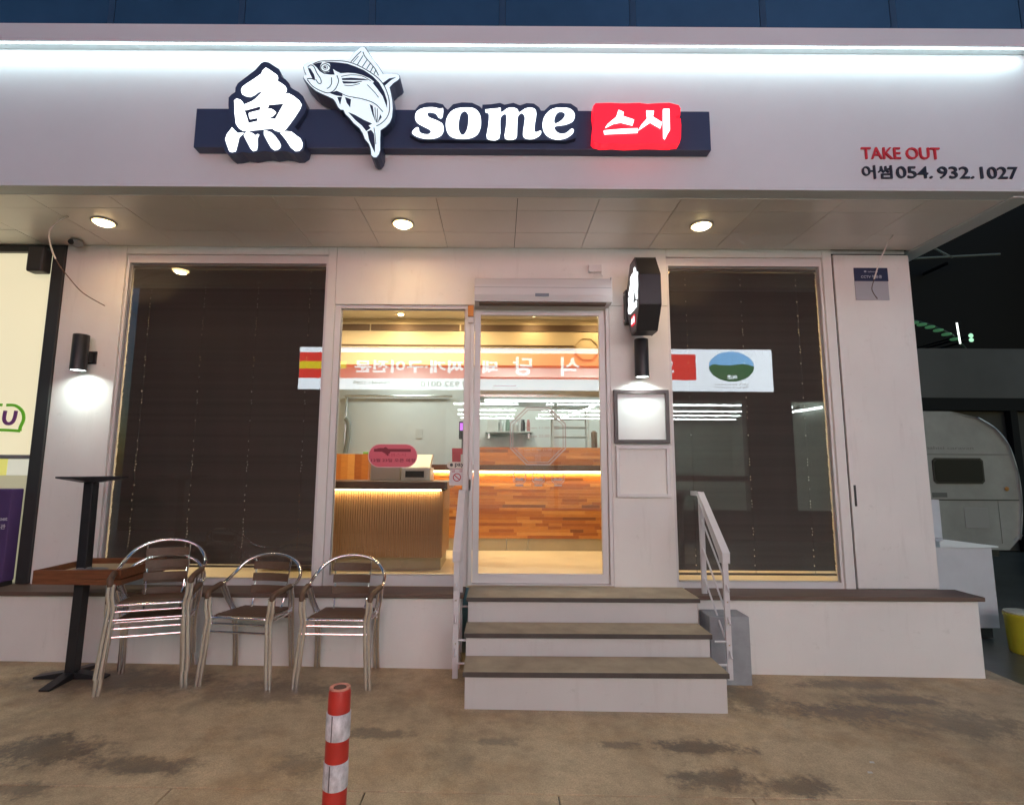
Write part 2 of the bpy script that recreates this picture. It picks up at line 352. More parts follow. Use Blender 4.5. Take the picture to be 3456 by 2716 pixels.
# outlines of the sign, metres on its own plane (x, z)
SIGN = {
 'yu_plate': [(-1.702,4.45),(-1.67,4.442),(-1.629,4.412),(-1.596,4.391),(-1.58,4.356),(-1.577,4.331),(-1.544,4.31),(-1.518,4.28),(-1.508,4.25),(-1.477,4.229),(-1.445,4.212),(-1.412,4.179),(-1.393,4.128),(-1.383,4.094),(-1.397,4.044),(-1.426,3.993),(-1.458,3.943),(-1.429,3.91),(-1.388,3.86),(-1.378,3.811),(-1.387,3.769),(-1.42,3.744),(-1.458,3.743),(-1.498,3.756),(-1.544,3.76),(-1.605,3.75),(-1.651,3.759),(-1.697,3.755),(-1.758,3.741),(-1.82,3.75),(-1.865,3.737),(-1.911,3.733),(-1.943,3.758),(-1.97,3.815),(-1.979,3.865),(-1.962,3.915),(-1.934,3.952),(-1.918,3.973),(-1.933,4.057),(-1.941,4.108),(-1.943,4.167),(-1.923,4.192),(-1.899,4.209),(-1.9,4.243),(-1.886,4.277),(-1.842,4.316),(-1.768,4.381),(-1.728,4.437)],
 'yu_main': [(-1.69,4.399),(-1.661,4.382),(-1.633,4.361),(-1.604,4.34),(-1.597,4.319),(-1.602,4.297),(-1.569,4.276),(-1.541,4.255),(-1.53,4.234),(-1.532,4.213),(-1.544,4.203),(-1.587,4.186),(-1.545,4.198),(-1.514,4.198),(-1.474,4.176),(-1.434,4.142),(-1.417,4.113),(-1.427,4.079),(-1.458,4.021),(-1.494,3.962),(-1.522,3.92),(-1.533,3.908),(-1.563,3.902),(-1.598,3.913),(-1.618,3.928),(-1.653,3.924),(-1.729,3.915),(-1.771,3.91),(-1.821,3.908),(-1.853,3.927),(-1.876,3.96),(-1.891,4.043),(-1.899,4.127),(-1.902,4.139),(-1.884,4.156),(-1.856,4.148),(-1.839,4.131),(-1.826,4.11),(-1.774,4.136),(-1.752,4.153),(-1.698,4.215),(-1.732,4.208),(-1.754,4.186),(-1.788,4.169),(-1.823,4.176),(-1.847,4.19),(-1.857,4.219),(-1.851,4.245),(-1.822,4.271),(-1.77,4.309),(-1.718,4.352),(-1.715,4.373)],
 'yu_h1': [(-1.816,4.064),(-1.804,4.06),(-1.709,4.09),(-1.712,4.071),(-1.78,4.052),(-1.793,4.043),(-1.79,4.018),(-1.776,3.989),(-1.725,4.0),(-1.724,3.987),(-1.783,3.971),(-1.797,4.018)],
 'yu_h2': [(-1.653,4.079),(-1.647,4.101),(-1.55,4.114),(-1.602,4.001),(-1.639,4.011),(-1.612,4.015),(-1.59,4.041),(-1.595,4.057),(-1.616,4.074),(-1.632,4.082)],
 'yu_d1': [(-1.901,3.937),(-1.887,3.922),(-1.858,3.893),(-1.816,3.895),(-1.828,3.877),(-1.844,3.86),(-1.852,3.803),(-1.862,3.753),(-1.89,3.745),(-1.91,3.753),(-1.933,3.81),(-1.945,3.843),(-1.934,3.885),(-1.92,3.905)],
 'yu_d2': [(-1.797,3.905),(-1.782,3.905),(-1.754,3.894),(-1.726,3.874),(-1.719,3.886),(-1.704,3.882),(-1.709,3.87),(-1.714,3.853),(-1.71,3.804),(-1.714,3.763),(-1.742,3.754),(-1.762,3.775),(-1.792,3.828),(-1.814,3.869),(-1.813,3.885)],
 'yu_d3': [(-1.675,3.911),(-1.66,3.914),(-1.62,3.899),(-1.592,3.874),(-1.559,3.829),(-1.546,3.801),(-1.552,3.78),(-1.57,3.765),(-1.593,3.762),(-1.617,3.78),(-1.647,3.829),(-1.673,3.878)],
 'yu_d4': [(-1.559,3.892),(-1.536,3.902),(-1.514,3.91),(-1.475,3.904),(-1.439,3.875),(-1.411,3.855),(-1.395,3.822),(-1.396,3.785),(-1.414,3.76),(-1.444,3.756),(-1.48,3.785),(-1.517,3.842)],
 'fish_plate': [(-1.409,4.376),(-1.401,4.4),(-1.375,4.419),(-1.325,4.432),(-1.248,4.445),(-1.171,4.45),(-1.1,4.444),(-1.089,4.444),(-1.071,4.472),(-1.041,4.506),(-1.011,4.534),(-0.988,4.543),(-0.97,4.533),(-0.947,4.498),(-0.906,4.439),(-0.865,4.379),(-0.836,4.329),(-0.778,4.333),(-0.739,4.329),(-0.72,4.317),(-0.715,4.296),(-0.726,4.279),(-0.76,4.253),(-0.784,4.224),(-0.774,4.186),(-0.762,4.127),(-0.756,4.061),(-0.76,3.994),(-0.774,3.953),(-0.803,3.919),(-0.837,3.894),(-0.837,3.829),(-0.834,3.747),(-0.842,3.715),(-0.86,3.69),(-0.883,3.688),(-0.903,3.706),(-0.908,3.747),(-0.921,3.787),(-0.953,3.828),(-0.969,3.869),(-0.994,3.91),(-1.033,3.943),(-1.066,3.984),(-1.098,4.017),(-1.111,4.046),(-1.13,4.046),(-1.15,4.066),(-1.171,4.108),(-1.187,4.129),(-1.227,4.149),(-1.274,4.17),(-1.313,4.191),(-1.354,4.228),(-1.387,4.266),(-1.405,4.291),(-1.404,4.308),(-1.385,4.317),(-1.398,4.338)],
 'fish_fill': [[(-1.335,4.393),(-1.301,4.406),(-1.274,4.409),(-1.284,4.389),(-1.287,4.368),(-1.279,4.347),(-1.254,4.33),(-1.22,4.335),(-1.21,4.369),(-1.219,4.401),(-1.254,4.413),(-1.208,4.413),(-1.146,4.407),(-1.091,4.399),(-1.036,4.378),(-0.972,4.349),(-0.909,4.303),(-0.861,4.252),(-0.824,4.185),(-0.802,4.119),(-0.799,4.06),(-0.834,4.152),(-0.875,4.21),(-0.907,4.251),(-0.896,4.261),(-0.932,4.29),(-0.987,4.315),(-1.034,4.327),(-1.088,4.331),(-1.138,4.327),(-1.17,4.343),(-1.194,4.36),(-1.18,4.316),(-1.211,4.316),(-1.258,4.322),(-1.29,4.343),(-1.311,4.372)],[(-1.129,4.286),(-1.063,4.291),(-0.97,4.284),(-0.939,4.274),(-1.001,4.274),(-1.124,4.274)],[(-1.124,4.264),(-1.046,4.26),(-0.981,4.265),(-1.03,4.25),(-1.115,4.247)],[(-1.208,4.173),(-1.159,4.189),(-1.12,4.171),(-1.117,4.148),(-1.165,4.156)],[(-1.153,4.141),(-1.122,4.142),(-1.131,4.083)],[(-1.099,4.142),(-1.056,4.125),(-1.06,4.064),(-1.086,4.1)],[(-0.924,4.089),(-0.901,4.076),(-0.891,4.018),(-0.876,3.952),(-0.9,4.01)],[(-0.862,3.95),(-0.835,3.992),(-0.845,4.012)],[(-1.071,4.027),(-1.021,4.005),(-0.958,3.968),(-0.902,3.942),(-0.926,3.927),(-0.91,3.909),(-0.94,3.886),(-0.972,3.927),(-1.019,3.968)],[(-0.932,3.882),(-0.906,3.894),(-0.885,3.865),(-0.875,3.788),(-0.873,3.722),(-0.897,3.771),(-0.918,3.82)],[(-0.836,4.251),(-0.792,4.287),(-0.746,4.297),(-0.776,4.278),(-0.821,4.234)],[(-1.373,4.368),(-1.353,4.359),(-1.327,4.317),(-1.316,4.282),(-1.335,4.281),(-1.359,4.33)]],
 'fish_stroke': [([(-1.068,4.416),(-1.031,4.464),(-1.0,4.498)],5),([(-0.986,4.494),(-0.969,4.455),(-0.928,4.405),(-0.895,4.362),(-0.869,4.312)],5),([(-1.021,4.395),(-0.985,4.464)],5),([(-0.985,4.379),(-0.956,4.43)],5),([(-0.954,4.362),(-0.932,4.403)],5),([(-0.926,4.341),(-0.911,4.377)],5),([(-0.9,4.324),(-0.89,4.352)],5),([(-1.053,4.412),(-1.017,4.459)],4),([(-1.373,4.374),(-1.354,4.389),(-1.33,4.376),(-1.306,4.326),(-1.279,4.284),(-1.273,4.25),(-1.292,4.248),(-1.31,4.275)],5),([(-1.372,4.283),(-1.341,4.283),(-1.316,4.273)],6),([(-1.372,4.274),(-1.33,4.224),(-1.275,4.191),(-1.22,4.174),(-1.182,4.191),(-1.161,4.225),(-1.15,4.267),(-1.163,4.308)],5),([(-1.202,4.292),(-1.199,4.25),(-1.211,4.221),(-1.228,4.208)],5),([(-1.339,4.397),(-1.286,4.419),(-1.208,4.423),(-1.131,4.422),(-1.068,4.409),(-1.005,4.382),(-0.941,4.344),(-0.874,4.293),(-0.824,4.229),(-0.79,4.135),(-0.783,4.044),(-0.802,3.984),(-0.841,3.941),(-0.869,3.926)],5),([(-1.107,4.234),(-1.061,4.231),(-0.999,4.247)],4),([(-1.042,4.142),(-0.964,4.126),(-0.886,4.093),(-0.829,4.033)],5),([(-0.945,4.239),(-0.889,4.177),(-0.863,4.142)],4),([(-1.133,4.301),(-1.064,4.314),(-0.986,4.306),(-0.923,4.269)],4),([(-0.885,4.064),(-0.879,4.002),(-0.87,3.952)],4),([(-0.868,4.056),(-0.866,3.993),(-0.867,3.952)],4),([(-0.989,3.98),(-0.927,3.947)],4),([(-0.887,3.911),(-0.878,3.861),(-0.869,3.788)],4),([(-1.12,4.167),(-1.08,4.15),(-1.026,4.141)],4),([(-1.25,4.401),(-1.224,4.386),(-1.213,4.364),(-1.226,4.343),(-1.247,4.339),(-1.271,4.347),(-1.281,4.368),(-1.273,4.39),(-1.25,4.401)],5),([(-1.249,4.387),(-1.236,4.379),(-1.232,4.367),(-1.24,4.357),(-1.252,4.355),(-1.263,4.363),(-1.264,4.377),(-1.249,4.387)],3)],
 'fish_pupil': [(-1.257,4.379),(-1.245,4.377),(-1.24,4.368),(-1.248,4.362),(-1.258,4.367)],
 'some_plate': [(-0.629,3.926),(-0.619,4.016),(-0.615,4.073),(-0.582,4.119),(-0.53,4.138),(-0.467,4.139),(-0.414,4.125),(-0.393,4.097),(-0.377,4.083),(-0.341,4.126),(-0.278,4.141),(-0.205,4.138),(-0.152,4.112),(-0.133,4.092),(-0.131,4.124),(-0.068,4.128),(-0.005,4.139),(0.026,4.125),(0.089,4.14),(0.137,4.121),(0.184,4.138),(0.236,4.135),(0.273,4.107),(0.287,4.079),(0.31,4.081),(0.352,4.125),(0.425,4.14),(0.499,4.137),(0.546,4.103),(0.553,4.069),(0.547,3.933),(0.532,3.872),(0.465,3.852),(0.309,3.856),(-0.149,3.853),(-0.576,3.853),(-0.644,3.892)],
 's': [(-0.542,4.095),(-0.485,4.099),(-0.432,4.088),(-0.409,4.088),(-0.415,4.02),(-0.441,4.02),(-0.461,4.048),(-0.489,4.059),(-0.515,4.059),(-0.52,4.042),(-0.504,4.019),(-0.451,3.997),(-0.411,3.97),(-0.403,3.925),(-0.418,3.886),(-0.459,3.863),(-0.521,3.857),(-0.583,3.87),(-0.628,3.901),(-0.601,3.94),(-0.58,3.94),(-0.574,3.912),(-0.553,3.896),(-0.517,3.891),(-0.496,3.902),(-0.5,3.924),(-0.533,3.944),(-0.586,3.974),(-0.608,4.008),(-0.604,4.053),(-0.578,4.081)],
 'o': [(-0.245,4.098),(-0.193,4.093),(-0.156,4.061),(-0.14,4.016),(-0.141,3.949),(-0.164,3.893),(-0.211,3.865),(-0.273,3.859),(-0.335,3.867),(-0.372,3.897),(-0.39,3.953),(-0.384,4.015),(-0.354,4.066),(-0.307,4.092)],
 'oh': [(-0.253,4.072),(-0.234,4.049),(-0.23,4.004),(-0.237,3.937),(-0.258,3.892),(-0.278,3.892),(-0.294,3.925),(-0.297,3.981),(-0.286,4.043),(-0.27,4.066)],
 'm': [(-0.111,4.084),(-0.026,4.094),(0.0,4.096),(0.004,4.062),(0.047,4.094),(0.089,4.099),(0.12,4.086),(0.131,4.063),(0.172,4.092),(0.214,4.1),(0.245,4.086),(0.254,4.047),(0.245,3.985),(0.24,3.929),(0.25,3.912),(0.281,3.924),(0.288,3.907),(0.266,3.879),(0.224,3.86),(0.178,3.864),(0.157,3.889),(0.162,3.951),(0.17,4.018),(0.164,4.046),(0.146,4.058),(0.122,4.029),(0.118,3.939),(0.108,3.863),(0.03,3.863),(0.037,3.961),(0.039,4.029),(0.032,4.051),(0.011,4.04),(-0.002,4.006),(-0.009,3.863),(-0.097,3.862),(-0.089,3.96),(-0.086,4.05),(-0.109,4.062)],
 'e': [(0.423,4.101),(0.485,4.097),(0.521,4.066),(0.526,4.026),(0.505,3.992),(0.453,3.97),(0.385,3.958),(0.39,3.924),(0.421,3.902),(0.463,3.908),(0.499,3.94),(0.518,3.931),(0.509,3.903),(0.462,3.869),(0.4,3.857),(0.343,3.874),(0.307,3.913),(0.295,3.968),(0.308,4.03),(0.35,4.081),(0.391,4.099)],
 'eh': [(0.433,4.071),(0.454,4.06),(0.451,4.031),(0.422,3.997),(0.382,3.98),(0.386,4.031),(0.407,4.065)],
 'red': [(0.654,4.097),(0.67,4.114),(0.774,4.118),(0.867,4.115),(0.981,4.119),(1.033,4.111),(1.095,4.117),(1.189,4.121),(1.22,4.114),(1.256,4.103),(1.268,4.078),(1.263,4.028),(1.232,4.019),(1.226,4.009),(1.263,4.005),(1.268,3.955),(1.262,3.855),(1.251,3.82),(1.189,3.813),(1.024,3.815),(0.88,3.808),(0.798,3.813),(0.706,3.81),(0.66,3.82),(0.644,3.84),(0.648,3.907),(0.657,3.974),(0.65,4.041)],
 'glyphs': [[(0.829,4.061),(0.865,4.044),(0.859,4.014),(0.936,3.987),(0.925,3.947),(0.884,3.958),(0.843,3.969),(0.791,3.958),(0.734,3.927),(0.75,3.952),(0.813,4.008)],[(0.723,3.904),(0.852,3.917),(0.96,3.922),(0.96,3.892),(0.841,3.886),(0.727,3.879)],[(1.026,4.057),(1.078,4.055),(1.069,4.01),(1.132,3.968),(1.12,3.926),(1.05,3.97),(0.965,3.909),(0.987,3.948),(1.03,3.998)],[(1.144,4.069),(1.187,4.072),(1.185,3.91),(1.171,3.888),(1.149,3.843),(1.139,3.854),(1.141,3.977)]],
}

# ------------------------------------------------------------------ ground
STAINS = [(-2.47, 3.10, .34, .17, .8), (-1.87, 2.97, .32, .09, .75), (-.72, 3.34, .22, .07, .6), (1.16, 3.25, .33, .085, .85),
          (.70, 3.26, .14, .05, .7), (1.16, 2.93, .28, .11, .75), (1.52, 2.87, .22, .10, .75), (2.33, 3.72, .40, .17, .9),
          (2.85, 3.95, .35, .10, .7), (2.95, 3.6, .5, .2, .55), (-2.75, 4.05, .8, .2, .6), (-1.6, 3.9, .5, .2, .45), (0.0, 3.27, .15, .05, .5),
          (1.75, 3.95, .25, .25, .6), (-3.1, 2.85, .2, .08, .6), (-2.3, 2.75, .2, .07, .6), (-1.05, 3.0, .15, .12, .5), (2.7, 4.2, .5, .1, .6)]
M_SLAB = ground_mat('stained_concrete', STAINS, (.485, .375, .225), (.095, .074, .050))
M_YARD = mat('wet_yard_concrete', (.10, .105, .085), .28, var=.35, scale=1.5, bump=.2, bscale=25)
g = MB()
xs = [-70, -8, 8, 70]; ys = [-70, 70]
for i in range(3):
    x0, x1 = xs[i], xs[i+1]
    g.quad((x0, ys[0], GZ(x0)-.012), (x1, ys[0], GZ(x1)-.012), (x1, ys[1], GZ(x1)-.012), (x0, ys[1], GZ(x0)-.012))
ground = tag(g.build('ground', M_YARD), 'wet concrete ground of the street and yard', kind='structure')
def slab(x0, x1, y0, y1):
    m = MB(); j = .0035
    a, b = x0+j, x1-j; c, d = y0+j, y1-j
    m.v = [(a, c, GZ(a)-.05), (b, c, GZ(b)-.05), (b, d, GZ(b)-.05), (a, d, GZ(a)-.05), (a, c, GZ(a)), (b, c, GZ(b)), (b, d, GZ(b)), (a, d, GZ(a))]
    m.f = [(0,3,2,1),(4,5,6,7),(0,1,5,4),(1,2,6,5),(2,3,7,6),(3,0,4,7)]
    return m.build('slab', M_SLAB, ground, bevel=.003, seg=1)
for x0, x1 in ((-7.9, -4.4), (-4.4, 4.02)): slab(x0, x1, 2.78, 4.75)
for k in range(9): slab(-4.4+k*.94, -3.46+k*.94, 1.4, 2.78)
for x0, x1 in ((-4.4, -1.2), (-1.2, 1.9), (1.9, 4.06)): slab(x0, x1, -3.2, 1.4)

# ------------------------------------------------------------------ the sushi shop building
shop = thing('shop_building', 'white sushi shop building with overhanging lit fascia', 'building', (0, 5, 0))
YF = 4.62
def wall(b, m=M_WALL, bev=.004): return bx('wall', b, m, shop, bev)
wall((-3.965, -3.42, YF, 4.80, -.2, 3.57))
wall((-3.418, -1.57, YF+.001, 4.80, 3.485, 3.57))
wall((-1.568, -1.492, YF-.002, 4.80, -.2, 3.571))
wall((-1.49, 1.52, YF, 4.80, 3.02, 3.57))
wall((.988, 1.519, YF+.001, 4.80, -.2, 3.018))
wall((1.522, 2.95, YF+.001, 4.80, 3.485, 3.57))
wall((2.952, 3.035, YF, 4.80, -.2, 3.571))
wall((3.036, 3.735, YF+.03, 9.6, -.2, 3.572))
wall((-3.418, -1.57, YF+.002, 4.80, -.2, .545))
wall((1.522, 2.95, YF+.002, 4.80, -.2, .545))
wall((-3.964, -3.9, 4.802, 9.6, -.2, 3.569))
pd = bx('service_door', (3.05, 3.738, YF-.004, YF+.028, .566, 3.512), M_WALL, shop, .003)
bx('door_handle', (3.075, 3.09, YF-.012, YF-.003, 1.25, 1.43), M_DARKFR, pd)
bx('door_gap', (3.037, 3.733, YF+.016, YF+.029, .56, 3.53), M_BLACK, shop)

# fascia, lip and light strip
bx('fascia', (-7.5, 3.93, 3.58, 3.64, 3.575, 4.7), M_FASCIA, shop, .004)
bx('fascia_lower_edge', (-7.5, 3.932, 3.577, 3.70, 3.556, 3.574), M_FASCIA, shop, .003)
bx('roof_slab', (-7.5, 3.92, 3.641, 4.45, 4.6, 4.70), M_FASCIA, shop)
lip = bx('fascia_cap', (-7.5, 3.96, 3.48, 3.70, 4.64, 4.765), M_FASCIA, shop, .004)
bx('cap_lip', (-7.5, 3.958, 3.478, 3.492, 4.624, 4.638), mat('lip_metal', (.7, .7, .72), .35), lip)
M_LED = emit('led_strip', (.88, .97, 1.0), 6.0)
bx('led_strip', (-7.4, 3.9, 3.499, 3.517, 4.632, 4.641), M_LED, lip)
area('strip_light', (-1.75, 3.508, 4.626), (R(8), 0, 0), 11.2, 15, (.74, .97, 1.0), shop, 'RECTANGLE', .016)

# upper storey of dark blue glass, set back behind the fascia
M_BLUE = mat('blue_glass', (.025, .07, .14), .25, spec=1.0, var=.3, scale=.5)
M_MULL = mat('mullion', (.03, .07, .135), .4)
for k in range(-6, 3):
    x = 1.235+k*1.225
    bx('glass_panel', (x+.03, x+1.195, 4.46, 4.49, 4.72, 7.9), M_BLUE, shop, .002)
for k in range(-6, 4):
    x = 1.235+k*1.225
    bx('mullion', (x-.028, x+.028, 4.455, 4.52, 4.70, 7.9), M_MULL, shop)
bx('roof', (-7.5, 3.92, 4.43, 9.6, 7.9, 8.1), M_MULL, shop)
bx('wall', (-7.5, 3.9, 4.525, 9.6, 4.7, 7.9), M_DARKFR, shop)

# soffit
bx('soffit_border', (-7.5, 3.755, 3.702, 3.712, 3.553, 3.575), M_SOFFIT, shop)
bx('soffit_border', (3.762, 3.925, 3.641, 9.0, 3.545, 3.59), M_FASCIA, shop, .003)
pan = None
rows = [(3.714, 3.91), (3.91, 4.30), (4.30, 4.619)]
for c in range(-12, 6):
    x0 = .131+c*.613; x1 = min(x0+.613, 3.758)
    if x0 > 3.7: continue
    for (y0, y1) in rows:
        dz = random.uniform(-.0012, .0012)
        bx('soffit_panel', (x0+.0025, x1-.0025, y0+.0025, y1-.0025, 3.560+dz, 3.574), M_SOFFIT, shop)
bx('soffit_backing', (-7.5, 3.76, 3.70, 4.8, 3.5745, 3.59), mat('soffit_gap', (.12, .11, .10), .8), shop)

# windows, blinds, door
def ring(x0, x1, z0, z1, w, y0, y1, wb=None, wt=None):
    wb = wb or w; wt = wt or w
    return MB().prism([(x0, z0), (x1, z0), (x1, z1), (x0, z1)], y0, y1, 'xz', [[(x0+w, z0+wb), (x0+w, z1-wt), (x1-w, z1-wt), (x1-w, z0+wb)]])
def window(x0, x1, z0, z1, w=.022, wb=.06, wt=.075, label=None):
    fr = ring(x0, x1, z0, z1, w, YF+.022, YF+.066, wb, wt).build('window', M_FRAME, shop, .003)
    bx('pane', (x0+w-.006, x1-w+.006, YF+.045, YF+.052, z0+wb-.006, z1-wt+.006), M_GLASS, fr)
    ring(x0+w, x1-w, z0+wb, z1-wt, .007, YF+.053, YF+.062).build('bead', M_FRAME, fr)
    return fr
window(-3.418, -1.57, .547, 3.483)
window(1.522, 2.95, .547, 3.483)
window(-1.49, -.262, .56, 3.018, .05, .085, .03)
# door frame and sliding leaf
df = ring(-.258, .986, .572, 3.017, .028, YF+.005, YF+.10, .01, .02).build('door_frame', M_FRAME, shop, .003)
leaf = ring(-.222, .952, .586, 2.985, .052, YF+.03, YF+.07, .075, .05).build('door', M_FRAME, shop, .003)
bx('pane', (-.176, .906, YF+.045, YF+.053, .655, 2.94), M_GLASS, leaf)
bx('door_handle', (-.262, -.238, YF-.012, YF+.004, 1.36, 1.46), mat('brushed_handle', (.45, .43, .4), .35, 1.0), leaf, .003)
bx('jamb', (-.259, -.225, YF-.012, YF+.029, .574, 3.016), M_FRAME, shop, .002)
# floor, ceiling and inner walls
M_INWALL = mat('inner_white_wall', (.72, .73, .70), .7, var=.03)
M_INFLOOR = mat('polished_floor', (.68, .60, .46), .35, var=.12, scale=2.2, rvar=.08)
M_INCEIL = mat('inner_ceiling', (.74, .70, .60), .75)
tag(bx('interior_floor', (-3.9, 3.034, 4.78, 9.2, .52, .577), M_INFLOOR), kind='structure')
tag(bx('interior_wall', (-3.9, 3.034, 9.0, 9.1, .578, 3.42), M_INWALL), kind='structure')
tag(bx('interior_ceiling', (-3.9, 3.034, 4.801, 9.2, 3.42, 3.5), M_INCEIL), kind='structure')
bh = tag(bx('bulkhead', (-3.89, 3.033, 6.45, 6.62, 2.83, 3.418), mat('bulkhead_paint', (.56, .47, .32), .7)), kind='structure')
M_SLOT = mat('slot_diffuser', (.10, .06, .035), .6)
for (x0, x1) in ((-2.6, -1.63), (-1.61, -.5), (-.48, 1.3), (1.32, 2.6)):
    bx('diffuser', (x0, x1, 6.437, 6.451, 3.262, 3.342), M_SLOT, bh)
bx('slot', (-2.6, .93, 6.440, 6.451, 3.068, 3.085), M_SLOT, bh)
bx('slot', (-2.6, .93, 6.440, 6.451, 3.030, 3.046), M_SLOT, bh)
oc = lambda cx, cz, rx, rz: [(cx+rx*math.cos(R(22.5+45*i)), cz+rz*math.sin(R(22.5+45*i))) for i in range(8)]
MB().prism(oc(1.09, 3.04, .15, .15), 6.435, 6.451, 'xz', [oc(1.09, 3.04, .14, .14)]).build('octagon_vent', mat('vent_line', (.4, .3, .18), .5), bh)
M_WARM = emit('warm_lens', (1, .68, .28), 13.0)
M_CORE = emit('lamp_core', (1, .86, .58), 12.0)
M_RIM = mat('lamp_rim', (.7, .66, .6), .35)
k = 0
def down(name, label, x, y, z, r, power, grp, spread=None, col=(1, .66, .33), m=M_WARM, cat='ceiling light'):
    t = thing(name, label, cat, (x, y, z), grp)
    MB().lathe([(r*.86, -.004), (r, -.012), (r*1.12, -.006), (r*1.14, 0), (r*1.14, .006)], 32, (x, y, z-.001)).build('rim', M_RIM, t, smooth=True)
    MB().lathe([(r*.5, -.026), (r*.78, -.020), (r*.9, -.009), (r*.9, -.006)], 32, (x, y, z-.001)).build('lens', m, t, smooth=True)
    MB().lathe([(r*.2, -.0300), (r*.5, -.0285), (r*.70, -.0245), (r*.70, -.0235)], 32, (x, y, z-.001)).build('lens_core', M_CORE, t, smooth=True)
    area('lamp_glow', (x, y, z-.034), (0, 0, 0), r*1.25, power, col, t, 'DISK', None, spread)
    return t
place = ['above the left dark window', 'above the glazed entrance, left of the door', 'above the octagonal hanging sign']
for x, pl in zip((-3.278, -.804, 1.664), place):
    down('ceiling_light', 'round warm downlight glowing in the soffit '+pl, x, 4.138, 3.559, .082, 2.9, 'soffit downlights', 165)
IN = [(-1.74, 5.75, 'first'), (-1.28, 5.75, 'second'), (-.85, 5.75, 'third'), (-.45, 5.75, 'fourth')]
for x, y, q in IN:
    down('ceiling_light', f'{q} warm round ceiling lamp from the left, inside near the shop front', x, y, 3.419, .075, 11, 'indoor ceiling lamps', None, (1, .77, .48))
for x, q in ((-1.2, 'leftmost'), (-.38, 'second'), (.42, 'third'), (1.2, 'rightmost')):
    down('spot_lamp', f'{q} small warm spot lamp washing the upper wall inside the shop', x, 6.22, 3.419, .04, 3, 'wall washing spots', None, (1, .66, .3))
for x, y, q in ((-2.9, 5.6, 'left'), (2.3, 5.6, 'right')):
    down('ceiling_light', f'warm ceiling lamp hidden behind the {q} brown blind', x, y, 3.419, .075, 22, 'lamps behind the blinds', None, (1, .68, .34))

def blind(x0, x1, z0, z1, cords, label, y=4.706):
    t = thing('venetian_blind', label, 'blind', ((x0+x1)/2, y, z0), 'window blinds')
    L = x1-x0; W = .036; pitch = .0262
    m = MB(); hs = .0032; hw = .0055
    edges = [0]
    for c in cords: edges += [c-x0-hs, c-x0+hs]
    edges.append(L)
    def q(a, b, u, v): m.quad((a, u, 0), (b, u, 0), (b, v, 0), (a, v, 0))
    for i in range(len(edges)-1):
        a, b = edges[i], edges[i+1]
        if i % 2 == 0: q(a, b, -W/2, W/2)
        else: q(a, b, -W/2, -hw); q(a, b, hw, W/2)
    me = bpy.data.meshes.new('slat'); me.from_pydata(m.v, [], m.f); me.materials.append(M_BLIND)
    n = int((z1-z0-.03)/pitch)
    m = MB().quad((0, -W/2, 0), (L, -W/2, 0), (L, W/2, 0), (0, W/2, 0)); me2 = bpy.data.meshes.new('slat'); me2.from_pydata(m.v, [], m.f); me2.materials.append(M_BLIND)
    for k in range(n):
        o = link('slat', me if random.random() < .08+.5*abs(math.sin(k*.13+x0)) else me2, t)
        o.location = Vector((x0+random.uniform(-.003, .003), y, z1-.03-k*pitch))-Vector(t.location)
        o.rotation_euler = (R(66+random.uniform(-1.8, 1.8)), 0, random.uniform(-.0006, .0006))
    M_C = mat('blind_cord', (.05, .04, .035), .8)
    for c in cords: MB().tube([(c+.002, y-.004, z0+.01), (c+.002, y, z1)], .0016, 5).build('cord', M_C, t)
    bx('head_rail', (x0, x1, y-.02, y+.025, z1-.008, z1+.012), M_BLIND, t)
    bx('bottom_rail', (x0, x1, y-.012, y+.012, z0-.006, z0+.01), M_BLIND, t)
    return t
blind(-3.394, -1.594, .70, 3.385, [-3.22, -2.72, -2.23, -1.75], 'closed dark brown slatted blind filling the window left of the entrance')
blind(1.546, 2.926, .66, 3.385, [1.72, 2.23, 2.745], 'closed dark brown slatted blind in the window right of the octagonal sign')

# ------------------------------------------------------------------ low walls, steps, rails
M_CAP = mat('brown_deck_cap', (.13, .085, .062), .55, var=.18, scale=6, stretch=(.4, 6, 6), bump=.15, bscale=40)
def low_wall(x0, x1, label):
    t = thing('low_wall', label, 'low wall', ((x0+x1)/2, 4.45, GZ(x0)))
    bx('wall', (x0+.02, x1-.03, 4.37, YF-.003, -.12, .528), M_WALL, t, .006)
    bx('cap', (x0, x1, 4.335, YF-.0035, .529, .563), M_CAP, t, .005)
    return t
low_wall(-7.4, -.27, 'long white low wall with brown cap behind the metal chairs')
low_wall(1.575, 3.865, 'short white low wall with brown cap right of the steps')
M_TREAD = mat('worn_tread', (.36, .295, .20), .6, var=.2, scale=5, bump=.3, bscale=70)
M_NOSE = mat('brown_nosing', (.075, .06, .052), .6, var=.2, scale=9)
M_RISER = wall_mat('grey_white_riser', (.59, .57, .55))
st = thing('entrance_steps', 'three white entrance steps with brown stone treads below the glass door', 'steps', (.65, 4.1, -.02))
SD = [(-.228, 1.527, 3.665, 3.985, -.10, .225), (-.24, 1.538, 3.957, 4.26, -.10, .383), (-.242, 1.56, 4.225, YF-.004, -.10, .568)]
for i, (x0, x1, y0, y1, z0, z1) in enumerate(SD):
    yb = YF-.005 if i == 2 else SD[i+1][2]+.012
    bx('riser', (x0+.012, x1-.012, y0+.016, yb, z0, z1-.034), M_RISER, st, .004)
    tr = bx('tread', (x0, x1, y0, yb-.002, z1-.033, z1), M_TREAD, st, .004)
    bx('nosing', (x0-.001, x1+.001, y0-.003, y0+.004, z1-.0335, z1-.002), M_NOSE, tr)
M_RAIL = mat('white_rail_paint', (.62, .60, .60), .4, var=.05, scale=8)
